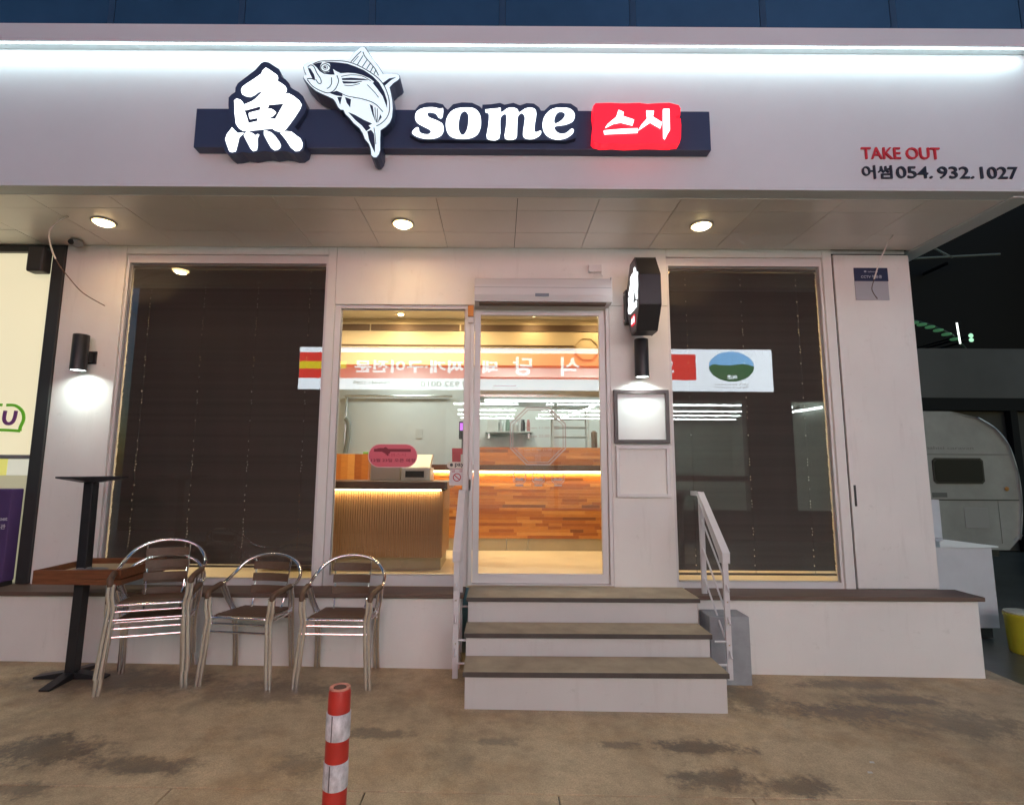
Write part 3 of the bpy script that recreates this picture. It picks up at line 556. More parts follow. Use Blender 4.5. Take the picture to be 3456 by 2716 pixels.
def handrail(x, s, label):
    t = thing('handrail', label, 'handrail', (x, 4.2, .06), 'entrance handrails')
    yl, yu = 4.0, 4.42; zl, zu = .92, 1.345
    w = .024
    sl = (zu-zl)/(yu-yl)
    prof = [(yl-.03, zl-.045), (yl-.03, zl+.03), (yu, zu+.025), (4.58, zu+.025), (4.58, zu-.005), (yu+.01, zu-.005), (yl+.04, zl-.01), (yl+.04, zl-.045)]
    MB().prism(prof, x-w, x+w, 'yz').build('top_rail', M_RAIL, t, .004)
    bx('post', (x-.02, x+.02, yl-.012, yl+.012, .06, zl-.02), M_RAIL, t, .003)
    bx('post', (x-.02, x+.02, yu-.012, yu+.012, .10, zu), M_RAIL, t, .003)
    for k, d in enumerate((.19, .42, .65)):
        MB().tube([(x, yl-.05, zl-d-.05*sl), (x, yu+.05, zu-d+.05*sl)], .007, 10).build('rod', M_RAIL, t, smooth=True)
    for z in (.16, .32): # fixings into the stair side
        MB().tube([(x, yl, z), (x-s*.1, yl, z)], .008, 8).build('fixing_pin', M_RAIL, t)
    MB().tube([(x, yu, .45), (x-s*.15, yu, .45)], .008, 8).build('fixing_pin', M_RAIL, t)
    for z in (.3, .45, .6): MB().lathe([(.006, 0), (.006, .004)], 8, (0, 0, 0), Matrix.Translation((x, yl-.0125, z)) @ Matrix.Rotation(R(90), 4, 'X')).build('bolt', M_CHROME, t)
handrail(-.305, -1, 'white metal handrail on the left of the entrance steps')
handrail(1.672, 1, 'white metal handrail on the right of the entrance steps')
cb = MB().box(1.60, 1.90, 4.15, 4.366, -.06, .455).build('concrete_block', mat('grey_block', (.30, .31, .32), .7, var=.15, scale=6), None, .008)
tag(cb, 'small grey painted concrete block right of the steps', 'concrete block')

# ------------------------------------------------------------------ signs on the fascia
M_NAVY = mat('navy_sign_metal', (.036, .058, .12), .4, var=.1, scale=3)
M_SIGNW = emit('sign_white', (.93, 1.0, 1.0), 1.9)
M_SIGNR = emit('sign_red', (1.0, .012, .03), 1.05)
M_FISHW = emit('fish_white', (.80, .95, 1.0), .58)
sg = thing('shop_sign', 'long navy shop sign with lit white characters, leaping fish and red panel', 'sign', (-.35, 3.54, 3.8))
bx('backing_bar', (-2.19, 1.502, 3.50, 3.579, 3.81, 4.11), M_NAVY, sg, .004)
def offset_poly(p, d):
    n = len(p); a = sum(p[i][0]*p[(i+1) % n][1]-p[(i+1) % n][0]*p[i][1] for i in range(n)); s = 1 if a > 0 else -1
    out = []
    for i in range(n):
        q0, q, q1 = Vector(p[i-1]), Vector(p[i]), Vector(p[(i+1) % n])
        t = (q1-q0); t = t.normalized() if t.length > 1e-6 else Vector((1, 0))
        out.append((q.x+s*t.y*d, q.y-s*t.x*d))
    return out
yp = MB().prism(SIGN['yu_plate'], 3.46, 3.578, 'xz').build('character_box', M_NAVY, sg, 0)
MB().prism(offset_poly(SIGN['yu_main'], -.0015), 3.4545, 3.4605, 'xz').build('character_stroke', M_SIGNW, yp)
for kk in ('yu_h1', 'yu_h2'): MB().prism(offset_poly(SIGN[kk], .0042), 3.4525, 3.4550, 'xz').build('character_counter', M_NAVY, yp)
for kk in ('yu_d1', 'yu_d2', 'yu_d3', 'yu_d4'):
    MB().prism(offset_poly(SIGN[kk], -.0025), 3.4545, 3.4605, 'xz').build('character_stroke', M_SIGNW, yp)
fp = MB().prism(SIGN['fish_plate'], 3.424, 3.565, 'xz').build('fish_box', M_NAVY, sg, 0)
ff = MB().prism(offset_poly(SIGN['fish_plate'], -.0055), 3.419, 3.4245, 'xz').build('fish_face', M_FISHW, fp)
M_INK = mat('navy_ink', (.02, .038, .09), .5)
m = MB()
for q in SIGN['fish_fill']+[SIGN['fish_pupil']]: m.prism(q, 3.4155, 3.4188, 'xz')
m.build('fish_drawing', M_INK, fp)
m = MB()
for pts, w in SIGN['fish_stroke']:
    P3 = spline([(a, 3.4175, b) for a, b in pts], 5); hw = w*.00066
    for i in range(len(P3)-1):
        a, b = P3[i], P3[i+1]; t = (b-a).normalized(); nx = Vector((-t.z, 0, t.x))*hw; a = a-t*hw*.5; b = b+t*hw*.5
        m.quad(a-nx, b-nx, b+nx, a+nx)
tag(m.build('fish_drawing', M_INK, fp), kind='stuff')
sp = MB().prism(SIGN['some_plate'], 3.462, 3.5, 'xz').build('letter_plate', M_NAVY, sg)
for kk, h in (('s', None), ('o', 'oh'), ('m', None), ('e', 'eh')):
    pts = [tuple(q)[::2] for q in spline([(a, 0, b) for a, b in SIGN[kk]+SIGN[kk][:1]], 3)[:-1]]
    hh = [] if not h else [[tuple(q)[::2] for q in spline([(a, 0, b) for a, b in SIGN[h]+SIGN[h][:1]], 3)[:-1]]]
    MB().prism(offset_poly(pts, -.002), 3.4545, 3.462, 'xz', [offset_poly(q, .002) for q in hh]).build('letter', M_SIGNW, sp)
rp_ = MB().prism(SIGN['red'], 3.43, 3.5, 'xz').build('red_panel', M_SIGNR, sg, .003)
for q in SIGN['glyphs']: MB().prism(q, 3.421, 3.4305, 'xz').build('character_stroke', M_SIGNW, rp_)

ts = thing('takeout_lettering', 'raised red TAKE OUT letters over a black phone number on the fascia', 'lettering', (3.2, 3.57, 3.64))
M_RED = mat('red_letter', S(200, 30, 45), .45); M_BLK = mat('black_letter', (.012, .016, .028), .45)
text('red_words', 'TAKE OUT', 2.625, 3.195, 3.797, 3.888, 3.58, M_RED, ts, .012, bold=.006)
text('black_name', '어썸', 2.618, 2.835, 3.645, 3.747, 3.58, M_BLK, ts, .012, bold=.008)
text('phone_number', '054.', 2.865, 3.125, 3.650, 3.741, 3.58, M_BLK, ts, .012, bold=.006)
text('phone_number', '932.', 3.165, 3.425, 3.650, 3.741, 3.58, M_BLK, ts, .012, bold=.006)
text('phone_number', '1027', 3.475, 3.745, 3.650, 3.741, 3.58, M_BLK, ts, .012, bold=.006)

# ------------------------------------------------------------------ octagonal projecting sign
ps = thing('projecting_sign', 'black octagonal box sign projecting from the wall above the menu frame', 'sign', (1.22, 4.4, 2.7))
cy0, cz0, ry, rz = 4.325, 3.005, .205, .315
OCT = [(cy0-ry, cz0-.125), (cy0-ry, cz0+.125), (cy0-ry*.42, cz0+rz), (cy0+ry*.42, cz0+rz), (cy0+ry, cz0+.125), (cy0+ry, cz0-.125), (cy0+ry*.42, cz0-rz), (cy0-ry*.42, cz0-rz)]
MB().prism(OCT, 1.135, 1.305, 'yz').build('box', M_BLACK, ps, .004)
fc = MB().prism([(cy0+(a-cy0)*.94, cz0+(b-cz0)*.94) for a, b in OCT], 1.131, 1.136, 'yz').build('face', mat('octagon_face', (.05, .05, .075), .35), ps)
def onface(key, sc, cy_, cz_, m, nm, dx=.0):
    pts = SIGN[key]; ax = sum(q[0] for q in pts)/len(pts); az = sum(q[1] for q in pts)/len(pts)
    # on the -X face the drawing's left is the wall side (+Y)
    MB().prism([(cy_-(a-ax)*sc, cz_+(b-az)*sc) for a, b in pts], 1.1255-dx, 1.1312-dx, 'yz').build(nm, m, fc)
onface('fish_plate', .34, cy0-.075, cz0+.10, M_SIGNW, 'fish_emblem')
onface('yu_main', .36, cy0+.06, cz0+.035, M_SIGNW, 'character_stroke')
for kk in ('yu_d1', 'yu_d2', 'yu_d3', 'yu_d4'):
    pts = SIGN[kk]; mx_ = sum(q[0] for q in SIGN['yu_main'])/len(SIGN['yu_main']); mz_ = sum(q[1] for q in SIGN['yu_main'])/len(SIGN['yu_main'])
    MB().prism([(cy0+.06-(a-mx_)*.36, cz0+.035+(b-mz_)*.36) for a, b in pts], 1.1255, 1.1312, 'yz').build('character_stroke', M_SIGNW, fc)
for kk, hh in (('s', None), ('o', 'oh'), ('m', None), ('e', 'eh')):
    MB().prism([(cy0-(a+.05)*.20, cz0-.10+(b-3.96)*.22) for a, b in SIGN[kk]], 1.1255, 1.1312, 'yz', [] if not hh else [[(cy0-(a+.05)*.20, cz0-.10+(b-3.96)*.22) for a, b in SIGN[hh]]]).build('letter', M_SIGNW, fc)
bx('red_panel', (1.1262, 1.1312, cy0-.05, cy0+.05, cz0-.245, cz0-.165), M_SIGNR, fc)
for q in SIGN['glyphs']:
    MB().prism([(cy0-(a-.97)*.2, cz0-.205+(b-3.97)*.25) for a, b in q], 1.1235, 1.1264, 'yz').build('character_stroke', M_SIGNW, fc)
bx('bracket', (1.12, 1.34, 4.53, 4.619, 2.84, 3.14), M_BLACK, ps, .004)
for z in (2.87, 3.11): MB().lathe([(.008, 0), (.007, .006)], 10, (0, 0, 0), Matrix.Translation((1.12, 4.585, z)) @ Matrix.Rotation(R(-90), 4, 'Y')).build('bolt', M_CHROME, ps)

# ------------------------------------------------------------------ wall lamps
M_COOL = emit('cool_lens', (.85, 1.0, .96), 7.0)
def wall_lamp(x, y, z0, z1, r, label):
    t = thing('wall_lamp', label, 'wall lamp', (x, y, z0), 'cylinder wall lamps')
    MB().lathe([(r*.88, .012), (r*.9, 0), (r, 0), (r, .004), (r, z1-z0), (r*.96, z1-z0+.004)], 32, (x, y, z0)).build('shade', M_BLACK, t, smooth=True)
    MB().lathe([(r*.88, .004), (r*.88, .013)], 32, (x, y, z0)).build('lens', M_COOL, t)
    bx('arm', (x-.02, x+.05, y+r*.7, YF-.012, z0+.09, z0+.17), M_BLACK, t, .004)
    bx('back_plate', (x-.03, x+.075, YF-.014, YF-.001, z0+.075, z0+.19), M_BLACK, t, .003)
    area('lamp_glow', (x, y, z0-.004), (0, 0, 0), r*1.6, 2.3, (.84, 1.0, .95), t, 'DISK', None, 150)
wall_lamp(-3.665, 4.515, 2.378, 2.69, .062, 'black cylinder lamp shining down the white pier left of the dark window')
wall_lamp(1.243, 4.515, 2.350, 2.68, .060, 'black cylinder lamp under the octagonal sign, shining on the menu frame')

# ------------------------------------------------------------------ frames, notice, camera, cables, boxes
pf = thing('menu_frame', 'dark framed empty white menu board right of the door', 'frame', (1.25, 4.6, 1.78))
ring(1.01, 1.487, 1.78, 2.245, .028, 4.575, 4.617).build('frame', mat('dark_wood_frame', (.05, .035, .035), .4, var=.2, scale=20), pf, .004)
bx('board', (1.03, 1.467, 4.60, 4.618, 1.80, 2.225), mat('white_board', (.74, .75, .73), .5), pf)
wf = thing('panel_frame', 'empty white picture frame below the dark menu frame', 'frame', (1.25, 4.6, 1.318))
ring(1.02, 1.482, 1.318, 1.755, .026, 4.585, 4.618).build('frame', M_FRAME, wf, .005)
bx('backing', (1.04, 1.462, 4.606, 4.6185, 1.34, 1.735), M_WALL, wf)
cn = thing('camera_notice', 'navy notice with grey lower half on the right white wall panel', 'notice', (3.38, 4.61, 3.08))
bx('navy_plate', (3.226, 3.532, 4.608, 4.615, 3.262, 3.387), mat('notice_navy', (.018, .024, .075), .4), cn, .001)
bx('grey_plate', (3.226, 3.528, 4.609, 4.6155, 3.085, 3.261), mat('notice_grey', (.40, .40, .43), .5), cn, .001)
M_PRINT = mat('pale_print', (.45, .47, .55), .5)
text('notice_words', 'CCTV 작동중', 3.285, 3.475, 3.288, 3.318, 4.608, M_PRINT, cn, .0015, bold=.01)
text('notice_words', '● telecop', 3.315, 3.44, 3.340, 3.36, 4.608, M_PRINT, cn, .0015)
cc = thing('security_camera', 'small grey dome security camera in the corner under the soffit', 'camera', (-3.79, 4.5, 3.56))
MB().lathe([(.035, 0), (.05, -.012), (.05, -.03), (.042, -.05), (.02, -.062)], 20, (-3.785, 4.50, 3.558)).build('body', mat('camera_grey', (.25, .25, .26), .4), cc, smooth=True)
MB().lathe([(.026, 0), (.02, .012)], 16, (0, 0, 0), Matrix.Translation((-3.80, 4.455, 3.522)) @ Matrix.Rotation(R(100), 4, 'X')).build('lens', M_BLACK, cc, smooth=True)
def cable(pts, r, m, label, tail=None):
    t = thing('loose_cable', label, 'cable', pts[0])
    sp_ = spline(pts, 8); n = int(len(sp_)*tail) if tail else len(sp_)
    MB().tube(sp_[:n], r, 7).build('white_sheath', m, t, smooth=True)
    if tail: MB().tube(sp_[n-1:], r*.6, 6).build('bare_wire', mat('wire_brown', (.10, .055, .04), .6), t, smooth=True)
M_WIRE = mat('cable_white', (.66, .62, .58), .5)
cable([(-3.50, 4.05, 3.558), (-3.60, 4.08, 3.53), (-3.70, 4.12, 3.46), (-3.745, 4.2, 3.36), (-3.745, 4.28, 3.26), (-3.68, 4.33, 3.15), (-3.56, 4.35, 3.02), (-3.37, 4.36, 2.91)], .007, M_WIRE, 'loose white cable curling down beside the left downlight', .55)
cable([(3.37, 4.3, 3.558), (3.36, 4.36, 3.50), (3.33, 4.42, 3.38), (3.30, 4.46, 3.24), (3.275, 4.47, 3.15), (3.285, 4.47, 3.10), (3.315, 4.47, 3.05)], .006, M_WIRE, 'loose thin cable hanging in front of the navy notice', .55)
jb = thing('junction_box', 'small white cable box on the wall above the air curtain', 'box', (.87, 4.6, 3.32))
bx('box', (.805, .925, 4.585, 4.619, 3.325, 3.395), M_FRAME, jb, .006)
MB().tube(spline([(.83, 4.59, 3.33), (.86, 4.58, 3.305), (.91, 4.59, 3.31), (.935, 4.60, 3.29)], 6), .004, 6).build('lead', M_FRAME, jb)
ac = thing('air_curtain', 'white air curtain unit mounted over the glass door', 'air curtain', (.37, 4.5, 2.99))
prof = [(YF-.001, 3.235), (YF-.10, 3.235), (YF-.155, 3.21), (YF-.175, 3.15), (YF-.175, 3.06), (YF-.155, 3.005), (YF-.06, 2.995), (YF-.001, 2.995)]
MB().prism(prof, -.22, .975, 'yz').build('housing', mat('unit_white', (.62, .61, .61), .4), ac, .006)
bx('outlet', (-.18, .935, YF-.15, YF-.075, 2.988, 2.9985), M_SLOT, ac)
bx('seam', (-.221, .976, YF-.1765, YF-.17, 3.124, 3.128), mat('seam_grey', (.3, .3, .3), .6), ac)
bx('badge', (.31, .43, YF-.178, YF-.174, 3.045, 3.072), mat('badge_grey', (.16, .2, .25), .4), ac)
bx('end_cap', (.977, .987, YF-.16, YF-.002, 3.0, 3.232), mat('unit_white', (.62, .61, .61), .4), ac, .004)
sn = thing('door_sensor', 'small orange sensor box at the top of the door jamb', 'sensor', (-.255, 4.57, 2.89))
bx('case', (-.283, -.232, YF-.05, YF-.013, 2.90, 3.002), mat('amber_case', (.55, .20, .015), .3), sn, .004)
bx('base', (-.28, -.236, YF-.035, YF-.013, 2.845, 2.899), M_FRAME, sn, .004)

# ------------------------------------------------------------------ stickers on the glass (outside face at y = 4.665)
YG = YF+.0445
ov = thing('oval_sticker', 'pink oval notice stuck on the glass left of the door', 'sticker', (-.935, YG, 1.56))
def stadium(x0, x1, z0, z1, n=10):
    r = (z1-z0)/2; c0, c1, zc = x0+r, x1-r, (z0+z1)/2
    return [(c1+r*math.cos(R(-90+180*i/n)), zc+r*math.sin(R(-90+180*i/n))) for i in range(n+1)]+[(c0+r*math.cos(R(90+180*i/n)), zc+r*math.sin(R(90+180*i/n))) for i in range(n+1)]
MB().prism(stadium(-1.152, -.714, 1.556, 1.765), YG-.002, YG, 'xz').build('border', mat('sticker_border', (.75, .5, .5), .5), ov)
MB().prism(stadium(-1.145, -.721, 1.563, 1.758), YG-.003, YG-.001, 'xz').build('sheet', mat('sticker_pink', S(214, 96, 112), .5), ov)
M_DR = mat('sticker_print', S(125, 30, 48), .5)
bx('print_bar', (-1.10, -.775, YG-.0036, YG-.003, 1.695, 1.72), M_DR, ov)
text('print_line', '12월 23일 오픈 예정', -1.12, -.735, 1.605, 1.635, YG-.003, M_DR, ov, .001, bold=.015)
text('print_line', '어썸스시', -1.0, -.82, 1.655, 1.682, YG-.003, mat('sticker_print2', S(190, 60, 80), .5), ov, .001)
MB().prism([(-1.0+(a+1.0)*.18, 1.705+(b-4.2)*.09) for a, b in SIGN['fish_plate']], YG-.0042, YG-.0037, 'xz').build('fish_print', M_DR, ov)
py = thing('pay_sticker', 'small rounded white pay sticker on the jamb-side glass', 'sticker', (-.37, YG, 1.55))
MB().prism(stadium(-.455, -.285, 1.552, 1.61), YG-.002, YG, 'xz').build('sheet', mat('sticker_cream', (.62, .58, .50), .5), py)
text('pay_word', 'pay', -.385, -.305, 1.560, 1.598, YG-.002, M_BLK, py, .001, bold=.02)
MB().lathe([(.014, 0), (.014, .001)], 16, (0, 0, 0), Matrix.Translation((-.415, YG-.002, 1.583)) @ Matrix.Rotation(R(90), 4, 'X')).build('dot', M_BLK, py)
ns = thing('no_smoking_sticker', 'square white no smoking sticker under the pay sticker', 'sticker', (-.365, YG, 1.41))
bx('sheet', (-.432, -.297, YG-.002, YG, 1.405, 1.547), mat('sticker_white', (.62, .58, .58), .5), ns)
M_NS = mat('ban_red', S(170, 40, 50), .5)
cir = lambda cx, cz, r, n=24: [(cx+r*math.cos(2*math.pi*i/n), cz+r*math.sin(2*math.pi*i/n)) for i in range(n)]
MB().prism(cir(-.365, 1.475, .036), YG-.003, YG-.002, 'xz', [cir(-.365, 1.475, .028)]).build('ban_ring', M_NS, ns)
MB().box(-.034, .034, -.0005, .0005, -.004, .004, Matrix.Translation((-.365, YG-.0026, 1.475)) @ Matrix.Rotation(R(40), 4, 'Y')).build('ban_bar', M_NS, ns)
text('print_line', '금    연', -.41, -.32, 1.519, 1.541, YG-.002, M_NS, ns, .001, bold=.01)
M_DEC = film_mat('frosted_print', (.60, .50, .45), .85)
dd = thing('door_decal', 'pale octagonal line emblem printed on the door glass', 'decal', (.347, YG+.0, 1.58))
def octl(x0, x1, z0, z1, c): return [(x0+c, z0), (x1-c, z0), (x1, z0+c), (x1, z1-c), (x1-c, z1), (x0+c, z1), (x0, z1-c), (x0, z0+c)]
def octring(i, w):
    return MB().prism(octl(.097+i, .595-i, 1.585+i, 2.098-i, .145-i*.4), YG-.0005, YG+.0005, 'xz', [octl(.097+i+w, .595-i-w, 1.585+i+w, 2.098-i-w, .145-(i+w)*.4)])
octring(0, .011).build('outer_line', M_DEC, dd); octring(.022, .008).build('inner_line', M_DEC, dd)
for k in range(5):
    x = .16+k*.011; bx('rule', (x, x+.0022, YG-.0005, YG+.0005, 1.66, 2.0), M_DEC, dd)
    x = .48+k*.011; bx('rule', (x, x+.0022, YG-.0005, YG+.0005, 1.66, 2.0), M_DEC, dd)
    x = .322+k*.011; bx('rule', (x, x+.0022, YG-.0005, YG+.0005, 1.612, 1.68), M_DEC, dd)
    z = 1.662+k*.010; bx('rule', (.225, .465, YG-.0015, YG-.0006, z, z+.0022), M_DEC, dd)
tag(text('hours_line', 'Last order 21:00', .222, .468, 1.712, 1.735, YG, M_DEC, dd, .0008, bold=.01), kind='stuff')
tag(text('hours_line', 'Close 22:00', .235, .45, 1.83, 1.853, YG, M_DEC, dd, .0008, bold=.01), kind='stuff')
tag(text('hours_line', 'Open 11:00', .235, .45, 1.90, 1.923, YG, M_DEC, dd, .0008, bold=.01), kind='stuff')
for i, x in enumerate((.126, .293, .465)):
    t = thing('icon_decal', ['left', 'middle', 'right'][i]+' of three small pale icons printed low on the door glass', 'decal', (x+.055, YG, 1.43), 'door icons')
    rr = lambda a: octl(x+a, x+.112-a, 1.43+a, 1.53-a, .018)
    MB().prism(rr(0), YG-.0005, YG+.0005, 'xz', [rr(.006)]).build('box_line', M_DEC, t)
    MB().prism([(x+.02, 1.448), (x+.092, 1.448), (x+.098, 1.468), (x+.075, 1.478), (x+.055, 1.468), (x+.03, 1.48), (x+.014, 1.466)], YG-.0005, YG+.0005, 'xz').build('picture', M_DEC, t)
    bx('caption', (x+.022, x+.09, YG-.0005, YG+.0005, 1.402, 1.42), M_DEC, t)

# ------------------------------------------------------------------ chairs, tables, bollard
def make_chair():
    t = thing('cafe_chair', 'x', 'chair', (0, 0, 0), 'metal cafe chairs by the low wall', world=False)
    half = [(.250, -.205, .635), (.262, -.15, .648), (.272, -.05, .655), (.280, .06, .668), (.268, .15, .715), (.215, .205, .785), (.12, .235, .832), (0, .243, .848)]
    hp = spline(half+[(-x, y, z) for x, y, z in reversed(half[:-1])], 7)
    MB().tube(hp, .0128, 12).build('hoop_rail', M_CHROME, t, smooth=True)
    for s in (-1, 1):
        ap = spline([(s*.243, -.222, .600), (s*.246, -.222, .625), (s*.253, -.200, .641), (s*.266, -.11, .652), (s*.2755, -.02, .658)], 6)
        MB().tube(ap, .021, 12).build('armrest', M_SLAT, t, smooth=True)
        m = MB()
        for d in (-.0142, .0142):
            m.tube(spline([(s*.240+d, -.222, .612), (s*.238+d, -.222, .53), (s*.226+d, -.218, .455), (s*.234+d, -.222, .34), (s*.258+d, -.232, .0)], 6), .0138, 10)
        m.build('leg', M_CHROME, t, smooth=True)
        m = MB()
        for d in (-.0132, .0132):
            m.tube(spline([(s*.270+d, -.01, .652), (s*.255+d, .05, .54), (s*.232+d, .11, .42), (s*.226+d, .155, .2), (s*.232+d, .185, .0)], 6), .0128, 10)
        m.build('leg', M_CHROME, t, smooth=True)
        MB().tube(spline([(s*.115, .14, .452), (s*.122, .165, .464), (s*.128, .19, .52), (s*.135, .215, .64), (s*.142, .226, .74), (s*.146, .226, .812)], 6), .0065, 8).build('back_support', M_CHROME, t, smooth=True)
    ringp = []
    for cx, cyy, a0 in ((.185, .15, 0), (-.185, .15, 90), (-.185, -.20, 180), (.185, -.20, 270)):
        for k in range(6):
            a = R(a0+k*18); yy_ = cyy+.025*math.sin(a); ringp.append((cx+.025*math.cos(a), yy_, .449-.085*yy_))
    MB().tube(ringp, .0105, 10, closed=True).build('seat_frame', M_CHROME, t, smooth=True)
    for k in range(7):
        y = -.195+k*.056
        MB().box(-.192, .192, y, y+.047, .460-.085*(y+.02), .470-.085*(y+.02)).build('seat_slat', M_SLAT, t, .003)
    for z, y in ((.583, .196), (.673, .213), (.762, .218)):
        m = MB(); N = 8
        for i in range(N):
            a, b = -1+2*i/N, -1+2*(i+1)/N
            xa, xb = a*.146, b*.146; ya, yb = y+.012-.020*a*a, y+.012-.020*b*b
            n0 = len(m.v)
            for (x, yy) in ((xa, ya), (xb, yb)):
                m.v += [(x, yy-.014, z-.03), (x, yy-.008, z-.03), (x, yy-.002, z+.03), (x, yy-.008, z+.03)]
            m.f += [tuple(n0+q for q in f) for f in ((0,4,5,1),(1,5,6,2),(2,6,7,3),(3,7,4,0))]
            if i == 0: m.f.append((n0, n0+1, n0+2, n0+3))
            if i == N-1: m.f.append((n0+7, n0+6, n0+5, n0+4))
        m.build('back_slat', M_SLAT, t)
    MB().tube([(-.222, -.216, .425), (.222, -.216, .425)], .0085, 8).build('stretcher', M_CHROME, t, smooth=True)
    MB().tube([(-.232, -.222, .372), (.232, -.222, .372)], .0075, 8).build('stretcher', M_CHROME, t, smooth=True)
    MB().tube([(-.236, .112, .40), (.236, .112, .40)], .0085, 8).build('stretcher', M_CHROME, t, smooth=True)
    for s in (-1, 1): MB().tube([(s*.226, -.217, .44), (s*.236, .105, .44)], .0085, 8).build('side_rail', M_CHROME, t, smooth=True)
    return t
ch = make_chair()
def put(o, x, y, z, a, label, tilt=0):
    o.location = (x, y, z); o.rotation_euler = (tilt, math.atan(.0112), R(a)); o['label'] = label
put(ch, -1.175, 4.165, GZ(-1.175)+.001, 1, 'shiny tubular metal chair with brown slats, nearest the steps')
put(copy_tree(ch), -1.845, 4.165, GZ(-1.845)+.001, -5, 'shiny tubular metal chair with brown slats, middle of the row')
put(copy_tree(ch), -2.53, 4.06, GZ(-2.53)+.001, 20, 'lower chair of the stacked pair beside the tables')
put(copy_tree(ch), -2.52, 4.045, GZ(-2.52)+.118, 20, 'upper chair of the stacked pair beside the tables')

M_TWOOD = mat('table_wood', (.19, .070, .028), .4, var=.3, scale=6, stretch=(1, 12, 12))
M_TPALE = mat('table_underside', (.42, .30, .17), .6, var=.2, scale=5, stretch=(1, 8, 8))
def table(name, label, loc, rz, flip):
    t = thing(name, label, 'table', (0, 0, 0), None, world=False)
    dy = -.10 if flip else .10
    bx('table_top', (-.305, .305, -.265+dy, .265+dy, .705, .723), M_TPALE, t, .003)
    MB().prism([(-.31, -.27+dy), (.31, -.27+dy), (.31, .27+dy), (-.31, .27+dy)], .665 if flip else .69, .725, 'xy', [[(-.29, -.25+dy), (-.29, .25+dy), (.29, .25+dy), (.29, -.25+dy)]]).build('rim', M_TWOOD, t, .004)
    bx('top_veneer', (-.288, .288, -.248+dy, .248+dy, .7235, .7262), M_TWOOD, t)
    MB().lathe([(.15, .704), (.15, .698), (.06, .69), (.04, .67)], 28, (-.08, 0, 0)).build('flange', mat('flange_grey', (.16, .17, .17), .4), t, smooth=True)
    bx('column', (-.115, -.045, -.035, .035, .03, .70), M_BLACK, t, .006)
    for a in (0, 90):
        MB().prism([(-.25, 0), (-.25, .012), (-.05, .045), (.05, .045), (.25, .012), (.25, 0)], -.035, .035, 'xz').build('foot', M_BLACK, t, .003).matrix_local = Matrix.Translation((-.08, 0, 0)) @ Matrix.Rotation(R(a), 4, 'Z')
    t.location = loc; t.rotation_euler = (R(180) if flip else 0, math.atan(.0112)*(1 if not flip else -1), R(rz))
    return t
table('cafe_table', 'wooden square table on a black pedestal, standing on the ground', (-3.03, 4.075, GZ(-3.03)+.002), 2, False)
table('cafe_table', 'wooden table turned upside down on the other table, black foot up', (-3.03, 4.075, GZ(-3.03)+.727+.729), 1, True)

bo = thing('bollard', 'red and white striped plastic bollard with worn top in front', 'bollard', (-.588, 2.06, GZ(-.6)))
M_BRED = mat('bollard_red', S(178, 46, 34), .5, var=.12, scale=14, bump=.1, bscale=60)
M_REFL = mat('reflective_band', (.56, .55, .57), .35, var=.42, scale=34, stretch=(1, 1, .6))
bz = GZ(-.6); bc = (-.588, 2.06)
TL = Matrix.Translation((bc[0], bc[1], bz)) @ Matrix.Rotation(R(.6), 4, 'Y')
MB().lathe([(.10, 0), (.10, .012), (.055, .03), (.044, .05), (.0415, .60), (.0395, .742), (.036, .752), (.02, .757), (.012, .748)], 32, (0, 0, 0), TL).build('post', M_BRED, bo, smooth=True)
for z0, z1 in ((.585, .675), (.42, .51), (.255, .345), (.09, .18)):
    r0 = .0418+(.6-z0)*.004
    b_ = MB().lathe([(r0+.001, z0), (r0+.0022, z0+.003), (r0+.0018, z1-.003), (r0+.0006, z1)], 32, (0, 0, 0), TL).build('reflective_band', M_REFL, bo, smooth=True)
    MB().box(-.012, -.009, -r0-.0035, -r0+.004, z0+.002, z1-.002, TL).build('band_seam', mat('seam_dark', (.12, .10, .10), .6), b_)
MB().lathe([(.0385, .7545), (.037, .759), (.030, .7605), (.024, .756)], 28, (0, 0, 0), TL).build('worn_rim', mat('worn_pink', (.50, .20, .14), .7, var=.25, scale=40), bo, smooth=True)
MB().lathe([(.0235, .7562), (.0225, .7578)], 20, (0, 0, 0), TL).build('top_hole', mat('hole_dark', (.06, .02, .015), .8), bo)

# ------------------------------------------------------------------ neighbouring shop on the left
nb = thing('neighbour_shop', 'convenience shop front with dark frame and pale poster at the left edge', 'building', (-5, 4.7, 0))
bx('frame_post', (-4.075, -3.968, 4.60, 4.72, .566, 3.555), M_DARKFR, nb, .003)
bx('frame_head', (-7.4, -4.076, 4.60, 4.72, 3.49, 3.553), M_DARKFR, nb, .003)
bx('shutter_box', (-4.22, -4.07, 4.50, 4.599, 3.27, 3.50), M_DARKFR, nb, .02)
bx('cross_bar', (-7.4, -4.077, 4.62, 4.70, 1.618, 1.648), mat('bar_grey', (.2, .2, .2), .5), nb, .002)
M_POST = emit('poster_glow', S(236, 227, 190), .56)
bx('poster', (-7.4, -4.078, 4.64, 4.66, 1.648, 3.49), M_POST, nb)
bx('wall', (-7.4, -3.97, 4.66, 4.80, -.1, .56), M_WALL, nb)
bx('side_wall', (-7.5, -7.41, 4.60, 9.6, -.1, 3.553), M_WALL, nb)
M_STK = emit('sticker_strip_glow', S(225, 220, 120), .5)
bx('sticker_strip', (-7.4, -4.30, 4.645, 4.66, 1.47, 1.612), M_STK, nb)
bx('sticker_strip', (-4.298, -4.08, 4.645, 4.66, 1.47, 1.612), emit('sticker_pale_glow', S(220, 220, 200), .5), nb)
bx('lower_pane', (-7.4, -4.078, 4.66, 4.668, .566, 1.468), emit('lower_glow', S(205, 200, 165), .34), nb)
M_GRN = emit('logo_green', S(84, 146, 30), .55); M_PUR = emit('logo_purple', S(80, 40, 80), .6)
